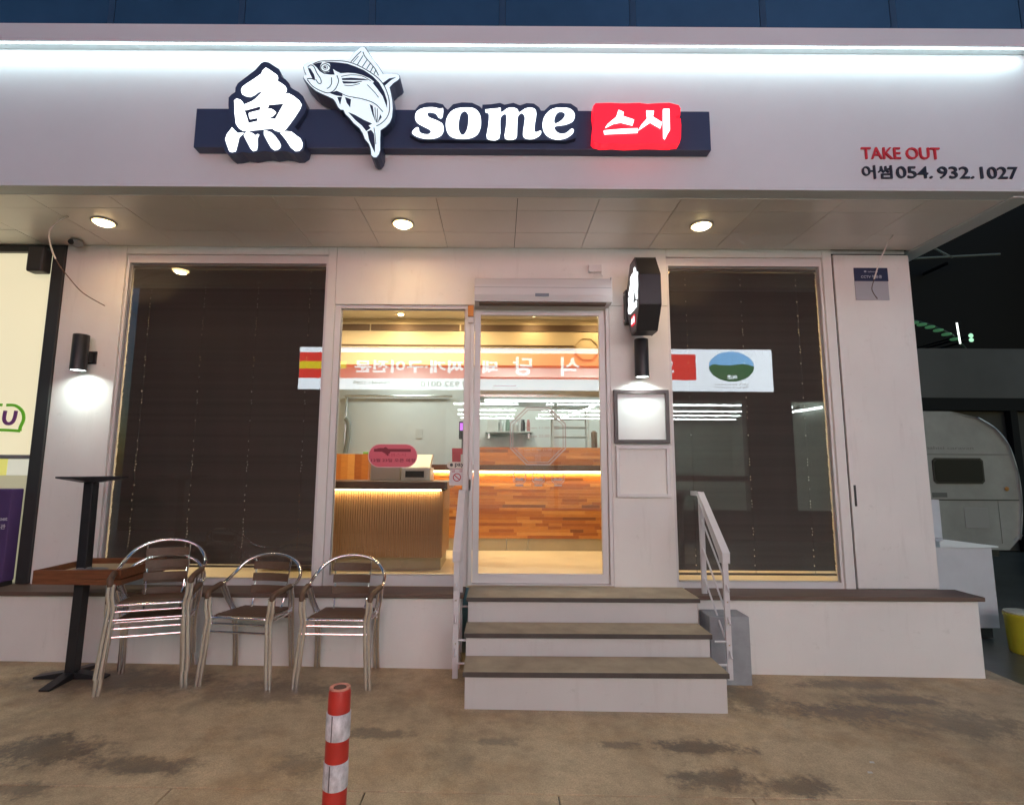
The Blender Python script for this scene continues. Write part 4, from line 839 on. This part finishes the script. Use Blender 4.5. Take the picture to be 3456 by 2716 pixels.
def stroke(pts, w, y0, y1, nm, m, par):
    P3 = [Vector(q) for q in pts]; L_, R_ = [], []
    for i, q in enumerate(P3):
        a = P3[max(i-1, 0)]; b = P3[min(i+1, len(P3)-1)]; t = (b-a).normalized(); n = Vector((-t.y, t.x))*w
        L_.append(tuple(q+n)); R_.append(tuple(q-n))
    return MB().prism(L_+list(reversed(R_)), y0, y1, 'xz').build(nm, m, par)
c2 = lambda p, n=6: [(q.x, q.z) for q in spline([(a, 0, b) for a, b in p], n)]
stroke(c2([(-4.36, 2.085), (-4.28, 2.08), (-4.215, 2.03), (-4.195, 1.96), (-4.215, 1.89), (-4.215, 1.855)]), .012, 4.630, 4.639, 'speech_bubble', M_GRN, nb)
stroke(c2([(-4.215, 1.856), (-4.30, 1.862), (-4.42, 1.865), (-4.6, 1.865)]), .012, 4.630, 4.6385, 'speech_bubble', M_GRN, nb)
stroke(c2([(-4.6, 2.088), (-4.48, 2.088), (-4.40, 2.086)]), .012, 4.630, 4.639, 'speech_bubble', M_GRN, nb)
stroke(c2([(-4.365, 2.035), (-4.368, 1.965), (-4.35, 1.93), (-4.32, 1.92), (-4.29, 1.935), (-4.275, 1.975), (-4.27, 2.035)]), .014, 4.630, 4.639, 'logo_letter', M_PUR, nb)
pb = thing('parcel_box', 'purple parcel locker box behind the neighbouring shop frame', 'parcel box', (-4.5, 4.57, .566))
bx('case', (-5.2, -4.08, 4.48, 4.595, .60, 1.36), mat('parcel_purple', (.085, .045, .15), .45, var=.1, scale=4), pb, .01)
M_PW = mat('parcel_print', (.6, .58, .62), .5)
text('box_words', 'CUpost', -4.26, -4.09, 1.09, 1.13, 4.48, M_PW, pb, .002, bold=.02)
text('box_words', '택배보관', -4.27, -4.10, 1.03, 1.07, 4.48, M_PW, pb, .002, bold=.015)
text('box_words', '24시간 접수', -4.42, -4.2, .80, .825, 4.48, M_PW, pb, .002)
bx('plinth', (-5.2, -4.09, 4.485, 4.594, .565, .599), M_DARKFR, pb)
rb = thing('red_cloth', 'small crumpled red bag lying at the foot of the purple box', 'bag', (-4.2, 4.42, .563))
MB().prism([(-4.29, .564), (-4.15, .564), (-4.165, .60), (-4.20, .625), (-4.24, .61), (-4.27, .585)], 4.38, 4.46, 'xz').build('bag', mat('bag_red', (.45, .03, .03), .6), rb, .012)

for q, (x, y, a, lab) in enumerate(((2.06, 3.12, 20, 'tiny white paper scrap on the ground right of the steps, nearer the wall'), (1.98, 3.02, 70, 'tiny white paper scrap on the ground right of the steps, nearer the street'), (3.05, 3.1, 40, 'tiny pale scrap on the dark ground near the right edge'), (-1.02, 3.52, 10, 'tiny pale scrap on the ground left of the bollard'))):
    t = thing('paper_scrap', lab, 'litter', (x, y, GZ(x)), 'litter on the ground')
    MB().prism([(x-.014, y-.006), (x+.012, y-.008), (x+.016, y+.006), (x-.004, y+.010)], GZ(x)+.0004, GZ(x)+.0025, 'xy').build('scrap', mat('scrap_white', (.55, .55, .5), .7), t)

# ------------------------------------------------------------------ inside: counter, kitchen counter, appliances
M_FLUTE = mat('fluted_wood', (.30, .16, .072), .5, var=.15, scale=6, stretch=(10, 10, .6))
M_DWOOD = mat('dark_counter_top', (.085, .042, .026), .35, var=.2, scale=5, stretch=(.6, 6, 6))
M_PLINTH = mat('beige_plinth', (.34, .28, .18), .6, var=.08)
M_STRIPW = emit('warm_strip', (1, .85, .52), 7.0)
ct = thing('service_counter', 'fluted wooden service counter with dark top seen through the glass', 'counter', (-1.1, 5.5, .577))
bx('body', (-2.3, -.535, 5.165, 5.85, .71, 1.335), M_FLUTE, ct)
m = MB()
for k in range(76): x = -2.3+k*.0232; m.box(x+.003, x+.0205, 5.150, 5.1655, .71, 1.335)
tag(m.build('flute', M_FLUTE, ct, 0), kind='stuff')
bx('plinth', (-2.3, -.56, 5.28, 5.82, .578, .709), M_PLINTH, ct)
bx('top', (-2.32, -.49, 5.10, 5.88, 1.352, 1.425), M_DWOOD, ct, .004)
bx('light_strip', (-2.28, -.55, 5.125, 5.14, 1.338, 1.3515), M_STRIPW, ct)
area('strip_glow', (-1.42, 5.132, 1.336), (0, 0, 0), 1.7, 4.5, (1, .70, .32), ct, 'RECTANGLE', .012)

kc = thing('kitchen_counter', 'orange wood strip kitchen counter with glowing light line', 'counter', (.8, 6.8, .577))
bx('core', (-.85, 2.6, 6.52, 7.1, .72, 1.60), M_DWOOD, kc)
bx('core', (-.29, 2.6, 6.60, 7.1, 1.601, 1.81), M_DWOOD, kc)
WM = [mat('wood_strip_%s' % n, c, .42, var=.12, scale=7, stretch=(1.5, 10, 10)) for n, c in
      (('honey', (.50, .20, .045)), ('amber', (.42, .145, .032)), ('rust', (.34, .105, .026)), ('pale', (.58, .27, .075)), ('umber', (.21, .07, .025)))]
base_me = {}
def strip(x0, x1, z0, z1, y):
    mi = random.choices(range(5), (32, 30, 20, 12, 6))[0]
    bx('wood_strip', (x0, x1, y-random.uniform(.001, .006), y+.018, z0, z1), WM[mi], kc)
def wood_field(x0, x1, z0, z1, y, h=.0365):
    z = z0
    while z < z1-.01:
        x = x0-random.uniform(0, .3)
        while x < x1:
            l = random.choice((.16, .22, .3, .4, .52)); a, b = max(x, x0), min(x+l, x1)
            if b-a > .01: strip(a, b-.0008, z, min(z+h, z1)-.0008, y)
            x += l
        z += h
wood_field(-.85, 1.75, .722, 1.50, 6.502)
wood_field(-.29, 1.75, 1.535, 1.82, 6.582)
bx('ledge', (-.85, 2.6, 6.47, 6.60, 1.515, 1.533), WM[1], kc, .003)
bx('light_strip', (-.85, 2.2, 6.463, 6.4695, 1.505, 1.527), M_STRIPW, kc)
area('strip_glow', (.6, 6.478, 1.502), (R(10), 0, 0), 2.8, 8, (1, .66, .28), kc, 'RECTANGLE', .012)
for x0, x1 in ((-.85, .1), (.103, .36), (.363, 1.3), (1.303, 2.6)):
    bx('plinth_tile', (x0, x1-.003, 6.51, 6.53, .579, .719), M_PLINTH, kc)
cw = thing('wood_cabinet', 'orange wood cabinet end behind the till, at the left of the glass', 'cabinet', (-1.85, 6.8, .577))
for k in range(8): bx('plank', (-2.3+k*.085, -2.216+k*.085, 6.6-.002*(k % 3), 7.0, .578, 1.725), WM[(k*3) % 4], cw)
M_STEEL = mat('brushed_steel', (.62, .63, .62), .32, .9, var=.06, scale=9)
M_APPW = mat('appliance_white', (.66, .66, .62), .4, var=.04)
pos = thing('cash_register', 'grey till with sloping screen standing on the service counter', 'till', (-.85, 5.55, 1.425))
bx('base', (-1.0, -.70, 5.45, 5.75, 1.426, 1.56), M_APPW, pos, .01)
MB().prism([(5.47, 1.562), (5.70, 1.70), (5.74, 1.68), (5.56, 1.562)], -.99, -.71, 'yz').build('screen_housing', M_APPW, pos, .006)
bx('display', (-.955, -.765, 5.44, 5.452, 1.46, 1.525), M_BLACK, pos)
prn = thing('receipt_printer', 'pale boxy receipt printer left of the till', 'printer', (-1.2, 5.6, 1.425))
bx('case', (-1.33, -1.02, 5.5, 5.74, 1.426, 1.60), mat('printer_beige', (.52, .48, .42), .5), prn, .012)
bx('lid', (-1.31, -1.04, 5.52, 5.72, 1.601, 1.625), M_APPW, prn, .006)
rbx = thing('red_box', 'red gift box with white label on the counter edge', 'box', (-.41, 5.62, 1.425))
MB().prism([(-.48, 1.427), (-.33, 1.427), (-.325, 1.76), (-.49, 1.76)], 5.58, 5.70, 'xz').build('box', mat('box_red', (.48, .03, .06), .45), rbx, .004)
bx('tag', (-.40, -.335, 5.574, 5.5805, 1.62, 1.70), M_APPW, rbx)
trm = thing('card_terminal', 'card terminal with a glowing purple screen beside the jamb', 'terminal', (-.38, 5.6, 1.85))
bx('body', (-.425, -.335, 5.60, 5.63, 1.862, 2.05), M_BLACK, trm, .006)
bx('screen', (-.415, -.345, 5.594, 5.6005, 1.955, 2.035), emit('purple_screen', (.55, .16, .75), .9), trm)
bx('stand', (-.395, -.365, 5.605, 5.625, 1.764, 1.861), M_BLACK, trm)
hd = thing('range_hood', 'long white steel range hood over the kitchen counter', 'range hood', (.8, 7.5, 2.35))
MB().prism([(7.1, 2.56), (7.1, 2.62), (7.35, 2.84), (8.2, 2.84), (8.2, 2.56)], -.42, 2.6, 'yz').build('canopy', M_APPW, hd, .004)
bx('rim', (-.43, 2.61, 7.09, 7.115, 2.52, 2.559), M_STEEL, hd, .003)
bx('filter', (-.3, 2.5, 7.3, 8.1, 2.50, 2.54), M_STEEL, hd)
KW = (.90, 1.0, .95)
for x, q in ((-1.6, 'left'), (.2, 'middle'), (1.7, 'right')):
    t = thing('kitchen_light', f'{q} cool white panel lamp over the kitchen', 'ceiling light', (x, 8.3, 3.4), 'kitchen lamps')
    bx('housing', (x-.32, x+.32, 8.25-.17, 8.25+.17, 3.395, 3.419), M_APPW, t)
    bx('diffuser', (x-.30, x+.30, 8.25-.15, 8.25+.15, 3.388, 3.394), emit('panel_glow', KW, 3.0), t)
    area('panel_light', (x, 8.25, 3.38), (0, 0, 0), .6, 10, KW, t, 'RECTANGLE', .3)
t = thing('hood_light', 'cool strip lamp under the front of the range hood', 'lamp', (.6, 7.2, 2.49))
bx('tube', (-.2, 1.9, 7.18, 7.22, 2.47, 2.498), emit('hood_glow', KW, 3.0), t)
area('tube_light', (.85, 7.2, 2.465), (R(-15), 0, 0), 2.0, 8, KW, t, 'RECTANGLE', .03)
sh = thing('utensil_shelf', 'white wall shelf with bowls and utensils at the back of the kitchen', 'shelf', (.2, 8.9, 2.1))
bx('board', (-.22, .56, 8.6, 8.99, 2.14, 2.165), M_APPW, sh, .003)
bx('bracket', (-.18, -.15, 8.7, 8.99, 2.05, 2.139), M_STEEL, sh); bx('bracket', (.48, .51, 8.7, 8.99, 2.05, 2.139), M_STEEL, sh)
hts = [(.03, .20, 'box', 'appliance white', M_APPW), (.21, .30, 'jar', '', M_STEEL), (.33, .41, 'jar', '', mat('jar_green', (.18, .25, .2), .3)), (.45, .55, 'pot', '', M_STEEL), (.58, .66, 'jar', '', M_BLACK), (.68, .74, 'jar', '', mat('jar_red', (.5, .2, .18), .4))]
nm = [('storage_box', 'white square storage box at the left end of the kitchen shelf', 'box'), ('steel_jar', 'steel canister beside the white storage box', 'jar'), ('green_jar', 'dark green jar on the kitchen shelf', 'jar'),
      ('steel_pot', 'wide steel pot in the middle of the kitchen shelf', 'pot'), ('black_jar', 'black utensil holder on the kitchen shelf', 'jar'), ('red_jar', 'reddish jar at the right end of the kitchen shelf', 'jar')]
for (a, b, kd, _, mm), (n_, l_, c_) in zip(hts, nm):
    x0, x1 = -.22+a, -.22+b; xc, r_ = (x0+x1)/2, (x1-x0)/2
    if kd == 'box': o = MB().box(x0, x1, 8.68, 8.85, 2.166, 2.35).build(n_, mm, None, .006)
    else: o = MB().lathe([(r_*.9, 0), (r_, .02), (r_, .15), (r_*.7, .17), (r_*.72, .2)], 18, (xc, 8.76, 2.166)).build(n_, mm, None, smooth=True)
    tag(o, l_, c_)
wr = thing('wire_rack', 'white wire rack with three tiers on the kitchen ledge', 'rack', (1.07, 7.9, 1.87))
for x in (.80, 1.32):
    for y in (7.75, 8.0): MB().tube([(x, y, 1.60), (x, y, 2.47)], .012, 8).build('upright', M_APPW, wr)
for z in (2.03, 2.17, 2.30, 2.46): 
    for y in (7.75, 8.0): MB().tube([(.80, y, z), (1.32, y, z)], .010, 6).build('tier_rail', M_APPW, wr)
bx('back_counter_shelf', (.79, 1.33, 7.74, 8.01, 1.585, 1.598), M_STEEL, wr)
bc_ = thing('back_counter', 'long steel work counter along the kitchen back wall', 'counter', (.4, 8.4, .577))
bx('body', (-1.5, 2.8, 7.7, 8.98, .578, 1.55), M_STEEL, bc_); bx('top', (-1.52, 2.82, 7.68, 8.985, 1.551, 1.584), M_STEEL, bc_, .004)
rd = thing('paper_towel_box', 'dark roll holder on the wall at the right of the kitchen', 'holder', (1.45, 6.8, 1.8))
MB().lathe([(.035, 0), (.04, .02), (.04, .2), (.02, .22)], 16, (1.22, 6.75, 1.822)).build('holder', mat('holder_brown', (.14, .11, .10), .4), rd, smooth=True)
hk = thing('wall_pipe', 'grey shower hose and tap on the kitchen wall at the left', 'tap', (-1.95, 8.95, 1.6))  # steel pipe and grey hose running up the kitchen wall
MB().tube(spline([(-2.62, 8.93, 1.55), (-2.61, 8.93, 2.2), (-2.60, 8.93, 2.70), (-2.57, 8.93, 2.76), (-2.5, 8.93, 2.775), (-.8, 8.93, 2.78)], 4), .022, 8).build('pipe', M_STEEL, hk, smooth=True)
MB().tube(spline([(-2.60, 8.9, 2.38), (-2.54, 8.88, 2.30), (-2.54, 8.88, 2.05), (-2.58, 8.9, 1.8)], 6), .04, 8).build('hose', mat('hose_grey', (.3, .31, .28), .4), hk, smooth=True)
gb = thing('green_packet', 'small green packet on top of the wood cabinet', 'packet', (-1.62, 6.75, 1.726)); bx('packet', (-1.72, -1.60, 6.70, 6.78, 1.7262, 1.755), mat('packet_green', (.16, .38, .08), .5), gb, .006)
tn = thing('notice_stand_in', 'white box with red pieces on the range hood rim, standing in for a notice', 'tray', (.05, 7.2, 2.63)); bx('tray', (-.1, .26, 7.12, 7.28, 2.625, 2.66), M_APPW, tn, .006)  # simple stand-in for a notice with red print on the hood
for k in range(7): MB().tube(spline([(-.07+k*.045, 7.16, 2.668), (-.05+k*.045, 7.18, 2.69), (-.035+k*.045, 7.17, 2.675)], 4), .010, 6).build('red_piece', mat('notice_red', (.4, .03, .03), .4), tn, smooth=True)
sw = thing('light_switch', 'small white switch plate on the kitchen wall', 'switch', (-1.35, 8.99, 2.1)); bx('plate', (-1.42, -1.30, 8.985, 8.999, 2.06, 2.22), M_APPW, sw, .003)

# ------------------------------------------------------------------ yard on the right
cvn = thing('caravan', 'pale parked caravan with a dark window behind the white cabinet', 'caravan', (6.6, 9, -.06))
M_CVN = mat('caravan_skin', (.29, .305, .28), .4, var=.2, scale=1.5)
pr_ = [(4.6, .45), (7.55, .45), (7.72, .6), (7.80, 1.1), (7.79, 1.55), (7.70, 1.95), (7.52, 2.2), (7.25, 2.37), (6.9, 2.42), (4.6, 2.42)]
MB().prism(pr_, 8.0, 10.0, 'xz').build('body', M_CVN, cvn, .05, seg=3)
wv = MB().prism(octl(6.54, 7.30, 1.37, 1.755, .04), 7.985, 8.005, 'xz').build('window', M_BLACK, cvn, .006)
MB().prism(octl(6.565, 7.275, 1.395, 1.73, .035), 7.978, 7.986, 'xz').build('pane', mat('caravan_glass', (.012, .014, .016), .35, spec=.2), wv)
bx('trim', (4.6, 7.79, 7.99, 8.001, 1.125, 1.14), M_DARKFR, cvn); bx('trim', (4.6, 7.72, 7.99, 8.001, 1.80, 1.82), mat('trim_grey', (.2, .2, .19), .5), cvn)
text('side_words', 'yamahisi caravan', 6.30, 7.19, 1.87, 1.93, 8.0, mat('caravan_print', (.2, .2, .19), .5), cvn, .003, bold=.01)
for x in (5.6,): MB().lathe([(.18, -.09), (.30, -.08), (.31, 0), (.30, .08), (.18, .09)], 28, (0, 0, 0), Matrix.Translation((x, 8.15, .25)) @ Matrix.Rotation(R(90), 4, 'X')).build('wheel', M_BLACK, cvn, smooth=True)
bx('chassis', (4.6, 7.5, 8.1, 9.9, .30, .46), M_BLACK, cvn)
MB().tube([(7.5, 9, .40), (8.5, 9, .36)], .05, 8).build('tow_bar', M_BLACK, cvn); MB().tube([(7.35, 8.2, .42), (7.35, 8.2, -.06)], .03, 8).build('jack_leg', M_BLACK, cvn)
M_SEAM = mat('caravan_seam', (.12, .125, .115), .5)
bx('locker_lid', (6.95, 7.30, 7.992, 8.001, .72, 1.02), mat('locker_grey', (.30, .31, .29), .45), cvn, .004)
bx('vent_grille', (6.5, 6.72, 7.992, 8.001, 1.17, 1.24), M_SEAM, cvn, .003)
MB().lathe([(.03, 0), (.034, .012), (.02, .02)], 14, (0, 0, 0), Matrix.Translation((7.62, 8.0, 1.30)) @ Matrix.Rotation(R(90), 4, 'X')).build('marker_lamp', mat('lamp_amber', (.4, .18, .03), .3), cvn, smooth=True)
bx('seam', (6.10, 6.105, 7.996, 8.0012, .5, 2.3), M_SEAM, cvn); bx('seam', (7.47, 7.475, 7.996, 8.0012, .5, 1.12), M_SEAM, cvn)
MB().tube(spline([(7.30, 7.99, 2.36), (7.54, 7.99, 2.20), (7.71, 7.99, 1.95), (7.80, 7.99, 1.55), (7.81, 7.99, 1.1), (7.74, 7.99, .62)], 6), .018, 8).build('edge_trim', mat('trim_alu', (.5, .5, .5), .4, .8), cvn, smooth=True)
MB().tube(spline([(7.9, 8.6, .36), (7.92, 8.6, .62), (7.98, 8.6, .70)], 5), .03, 8).build('jockey_wheel_post', M_BLACK, cvn, smooth=True)
MB().tube([(8.02, 8.6, .5), (7.80, 8.6, .62)], .02, 6).build('hand_brake', M_BLACK, cvn)
wc = thing('white_cabinet', 'white outdoor cabinet with glossy sheet on top beside the low wall', 'cabinet', (4.4, 5.6, -.06))
M_CABW = mat('cabinet_white', (.60, .62, .63), .45, var=.05)
bx('body', (4.02, 4.93, 5.4, 6.0, .03, .80), M_CABW, wc, .006)
bx('foot', (4.06, 4.89, 5.44, 5.96, -.07, .03), M_BLACK, wc)
bx('upstand', (4.0, 4.74, 5.75, 5.82, .801, 1.25), M_CABW, wc, .004)
MB().prism([(4.40, .802), (4.40, .86), (4.45, .88), (4.98, .818), (4.98, .803)], 5.38, 5.7, 'xz').build('plastic_sheet', mat('glossy_sheet', (.75, .82, .80), .08, spec=1.0), wc, .004)
yb_ = thing('yellow_bucket', 'yellow plastic container with white lid standing on the wet yard', 'bucket', (4.78, 4.98, -.07))
MB().lathe([(.105, 0), (.118, .015), (.132, .31), (.138, .32), (.138, .345), (.125, .35)], 26, (4.80, 5.02, GZ(4.8)-.011)).build('body', mat('bucket_yellow', (.52, .46, .03), .4, var=.08, scale=8), yb_, smooth=True)
MB().lathe([(.13, .351), (.132, .362), (.10, .372)], 26, (4.80, 5.02, GZ(4.8)-.011)).build('lid', mat('lid_white', (.62, .62, .45), .4), yb_, smooth=True)
MB().lathe([(.035, .372), (.035, .40), (.02, .403)], 14, (4.85, 4.98, GZ(4.8)-.011)).build('cap', M_APPW, yb_, smooth=True)
sd = thing('yard_shelter', 'dark steel yard shelter with grey panel behind the caravan', 'shelter', (10, 11.5, -.1))
M_SHEL = mat('shelter_grey', (.095, .1, .098), .6, var=.15, scale=.8); M_SHD = mat('shelter_dark', (.005, .006, .008), .6, spec=.2)
bx('panel', (6.5, 16, 11.4, 11.5, 3.14, 4.25), M_SHEL, sd); bx('beam', (6.5, 16, 11.25, 11.399, 2.86, 3.13), M_SHD, sd)
bx('back_wall', (6.5, 16, 13.4, 13.5, -.2, 9.0), M_SHD, sd)
bx('side_wall', (15.9, 16, 11.5, 13.4, -.2, 9.0), M_SHD, sd)
M_TRUSS = mat('truss_steel', (.16, .20, .19), .5)
for (x0, z0, x1, z1) in ((8.6, 6.75, 10.0, 7.15), (9.1, 7.2, 9.9, 6.75), (9.9, 6.75, 10.6, 7.25), (10.6, 7.25, 11.3, 6.85), (8.6, 6.72, 12.5, 6.95)):
    MB().tube([(x0, 12.6, z0), (x1, 12.6, z1)], .03, 6).build('truss_bar', M_TRUSS, sd)
for x in (9.3, 11.2): bx('truss_hanger', (x, x+.05, 12.63, 13.4, 6.7, 6.76), M_SHD, sd)
for x in (6.6, 11.0, 15.5): bx('post', (x, x+.15, 11.26, 11.39, -.1, 2.86), M_SHD, sd)
bx('wall_panel', (6.5, 15.8, 11.42, 11.48, -.1, 2.859), mat('shelter_lower', (.035, .036, .034), .6, var=.2, scale=1), sd)
M_GLOW = emit('green_glow', (.08, .26, .12), .28)
for i in range(6):
    a = i/5; x = 9.62+a*.92; z = 4.98-.22*a*a-.16*a
    t = thing('green_lamp', f'glowing green lamp number {i+1} along the dark curved eave in the yard', 'lamp', (x, 11.9, z), 'green eave lamps')
    t['label'] = ['leftmost dim green lamp on the dark yard eave', 'second green lamp from the white wall on the yard eave', 'third green lamp from the white wall on the yard eave', 'fourth green lamp from the white wall on the yard eave', 'fifth green lamp from the white wall on the yard eave', 'last green lamp beside the bright vertical tube in the yard'][i]
    MB().lathe([(.02, -.035), (.085, -.03), (.10, -.01), (.09, .01), (.03, .02)], 16, (x, 11.9, z)).build('lens', M_GLOW, t, smooth=True)
MB().tube(spline([(8.6, 11.9, 5.10)]+[(9.62+a*.92, 11.9, 4.98-.22*a*a-.16*a+.035) for a in (0, .2, .4, .6, .8, 1.0)]+[(10.8, 11.9, 4.3)], 5), .03, 8).build('curved_eave', mat('eave_dark', (.03, .06, .04), .5), sd, smooth=True)
t = thing('tube_lamp', 'bright thin vertical tube lamp in the dark yard', 'lamp', (9.9, 11.8, 4.25))
MB().tube([(10.56, 11.8, 4.46), (10.53, 11.8, 4.95)], .016, 8).build('tube', emit('tube_glow', (.9, 1, .92), 2.0), t)
bx('clip', (10.53, 10.56, 11.8, 13.4, 4.62, 4.65), M_SHD, t)
for z, q in ((4.62, 'upper'), (4.52, 'lower')):
    t = thing('round_lamp', f'{q} of two round green lights beside the vertical tube', 'lamp', (10.72, 11.7, z), 'round green lights')
    MB().lathe([(.045, 0), (.05, .02), (.03, .03)], 16, (0, 0, 0), Matrix.Translation((10.72, 11.7, z)) @ Matrix.Rotation(R(90), 4, 'X')).build('lens', emit('green_round', (.45, .9, .6), .7), t, smooth=True)
    bx('bracket', (10.70, 10.74, 11.70, 13.4, z-.02, z+.02), M_SHD, t)
yl_ = thing('yard_lamp', 'greenish flood lamp on the shelter beam lighting the caravan', 'lamp', (9.2, 11.2, 2.8))
bx('case', (12.0, 12.5, 7.0, 7.14, 4.9, 5.2), M_SHD, yl_); MB().tube([(12.25, 7.14, 5.0), (12.25, 11.26, 3.0)], .03, 6).build('arm', M_SHD, yl_)
bx('lens', (12.03, 12.47, 6.99, 6.999, 4.93, 5.17), emit('flood_glow', (.7, 1, .75), 3.0), yl_)
area('flood_light', (12.25, 6.97, 5.05), (R(62), 0, R(75)), .4, 24, (.76, 1.0, .80), yl_, 'RECTANGLE', .22)

# ------------------------------------------------------------------ restaurant across the street (seen mirrored in the glass)
ob = thing('restaurant_building', 'restaurant across the street mirrored in the shop windows', 'building', (1, -6, 0))
YO = -3.36
M_OW = mat('opposite_wall', (.13, .12, .115), .7, var=.15, scale=1); M_OI = mat('opposite_inner', (.5, .55, .5), .7, var=.08); M_OF = mat('opposite_floor', (.25, .2, .17), .5)
bx('upper_wall', (-9, 10.5, YO-.25, YO-.02, 3.24, 6.5), M_OW, ob)
for a, b in ((-9, -1.3), (6.0, 7.12), (8.15, 10.5)): bx('pier', (a, b, YO-.25, YO-.021, -.2, 3.239), M_OW, ob)
bx('mullion', (4.06, 4.18, YO-.2, YO-.05, -.2, 3.238), M_OW, ob); bx('mullion', (1.35, 1.42, YO-.2, YO-.05, -.2, 3.238), M_OW, ob)
bx('dado', (-1.3, 6.0, YO-.22, YO-.04, -.2, .6), M_OW, ob); bx('dado', (7.12, 8.15, YO-.22, YO-.04, -.2, .6), M_OW, ob)
bx('door_rail', (-1.3, 6.0, YO-.15, YO-.08, 1.28, 1.42), mat('rail_red', (.16, .07, .06), .5), ob)
bx('inner_back', (-9, 10.5, -9.8, -9.7, -.1, 3.4), M_OI, ob); bx('inner_ceiling', (-9, 10.5, -9.7, YO-.26, 3.34, 3.45), M_OI, ob)
bx('inner_floor', (-9, 10.5, -9.7, YO-.26, -.15, .02), M_OF, ob); bx('inner_side', (-1.6, -1.5, -9.7, YO-.26, .03, 3.33), M_OI, ob); bx('inner_side', (8.4, 8.5, -9.7, YO-.26, .03, 3.33), M_OI, ob)
M_TUBE = emit('white_tube', (.90, 1.0, .98), 26.0)
ti = 0
ords = ['nearest', 'second', 'third', 'farthest']
for yi, (yt, xr) in enumerate(((-4.5, (-1.2, 6.5)), (-6.0, (-1.2, 7.2)), (-7.2, (-1.3, 7.6)), (-8.4, (-1.3, 8.0)))):
    t = thing('ceiling_tube', f'{ords[yi]} row of white tube light in the mirrored restaurant', 'tube light', (2, yt, 3.25), 'restaurant tube lights')
    for a, b in ((xr[0], .5), (1.25, 3.6), (3.65, xr[1])):
        bx('tube', (a, b, yt-.03, yt+.03, 3.235, 3.275), M_TUBE, t); bx('housing', (a, b, yt-.035, yt+.035, 3.276, 3.339), M_APPW, t)
t = thing('ceiling_tube', 'diagonal white tube light crossing the rows in the mirrored restaurant', 'tube light', (2.2, -6.5, 3.2), 'restaurant tube lights')
MB().box(-.03, .03, -1.9, 1.9, -.02, .02, Matrix.Translation((2.25, -6.4, 3.21)) @ Matrix.Rotation(R(-8), 4, 'Z')).build('tube', M_TUBE, t)
MB().box(-.035, .035, -1.9, 1.9, .021, .13, Matrix.Translation((2.25, -6.4, 3.21)) @ Matrix.Rotation(R(-8), 4, 'Z')).build('housing', M_APPW, t)
for q, (xa, ya, xb, yb) in (('left', (7.25, -4.3, 7.62, -4.25)), ('right', (8.2, -5.3, 8.36, -4.2))):
    t = thing('ceiling_tube', f'short {q} tube light in the narrow mirrored doorway', 'tube light', (xa, ya, 3.2), 'restaurant tube lights')
    MB().tube([(xa, ya, 3.18), (xb, yb, 3.18)], .03, 6).build('tube', M_TUBE, t); MB().tube([(xa, ya, 3.20), (xa, ya, 3.34)], .01, 6).build('hanger', M_APPW, t)
rs = thing('restaurant_sign', 'long lit red and white signboard of the mirrored restaurant', 'sign', (.9, YO, 3.43))
E0 = 7.2
M_SW = emit('signboard_white', (.84, .92, 1.0), E0*1.1); M_SR = emit('signboard_red', (.92, .045, .03), E0*.75); M_SY = emit('signboard_yellow', (.75, .58, .01), E0*.95)
bx('box', (-4.85, 6.62, YO-.018, YO+.15, 3.42, 4.47), mat('sign_case', (.4, .4, .4), .5), rs)
bx('white_panel', (-4.84, 6.61, YO+.151, YO+.155, 3.43, 4.46), M_SW, rs)
bx('red_band', (-4.838, 4.76, YO+.1555, YO+.158, 3.70, 4.335), M_SR, rs)
bx('yellow_band', (-4.836, -3.70, YO+.1585, YO+.160, 3.93, 4.11), M_SY, rs)
ELL = lambda n0, n1, n=32: [(5.62+.55*math.cos(2*math.pi*i/n), 4.04+.37*math.sin(2*math.pi*i/n)) for i in range(n0, n1+1)]
MB().prism(ELL(0, 31), YO+.1555, YO+.158, 'xz').build('landscape_sky', emit('sign_sky', (.22, .52, .90), E0*.9), rs)
hill = [(5.62+.55*math.cos(a), 4.04+.37*math.sin(a)) for a in [R(180+180*i/20) for i in range(21)]]
MB().prism(hill+[(6.05, 4.08), (5.9, 4.11), (5.6, 4.07), (5.35, 4.08), (5.2, 4.1)], YO+.1585, YO+.160, 'xz').build('landscape_hill', emit('sign_hill', (.035, .13, .05), E0*.9), rs)
for s_, xc in (('외', 4.0), ('촌', 2.85), ('식', 1.72), ('당', .56)):
    text('sign_word', s_, xc-.23, xc+.23, 3.79, 4.25, YO+.158, M_SW, rs, .003, 1, bold=.02)
text('sign_word', '돼지찌개·구이전문', -3.5, -.02, 3.84, 4.15, YO+.158, M_SW, rs, .003, 1, bold=.03)
M_SK = mat('sign_black', (.02, .02, .025), .5)
text('sign_phone', '932.0010', -1.90, -.95, 3.50, 3.64, YO+.155, M_SK, rs, .003, 1, bold=.02)
text('sign_phone', '054)441.1289', -3.52, -2.62, 3.53, 3.63, YO+.155, M_SK, rs, .003, 1, bold=.015)
text('sign_small_print', '가정집같은 편안한 자리', -2.55, -1.98, 3.545, 3.60, YO+.155, mat('sign_red_print', (.5, .05, .05), .5), rs, .003, 1)
text('sign_small_print', '예약', -.9, -.55, 3.49, 3.64, YO+.155, mat('sign_red_print', (.5, .05, .05), .5), rs, .003, 1, bold=.02)
text('sign_small_print', '외촌', 5.5, 5.75, 3.73, 3.83, YO+.160, M_SW, rs, .003, 1, bold=.03)
text('sign_small_print', '식사 안내 단체 예약 환영', 5.2, 6.0, 3.58, 3.615, YO+.155, M_SK, rs, .003, 1)
text('sign_small_print', '각종 모임 회식 주차장 완비', 5.2, 6.0, 3.51, 3.545, YO+.155, M_SK, rs, .003, 1)

for o in bpy.data.objects:
    if '_w' in o: del o['_w']
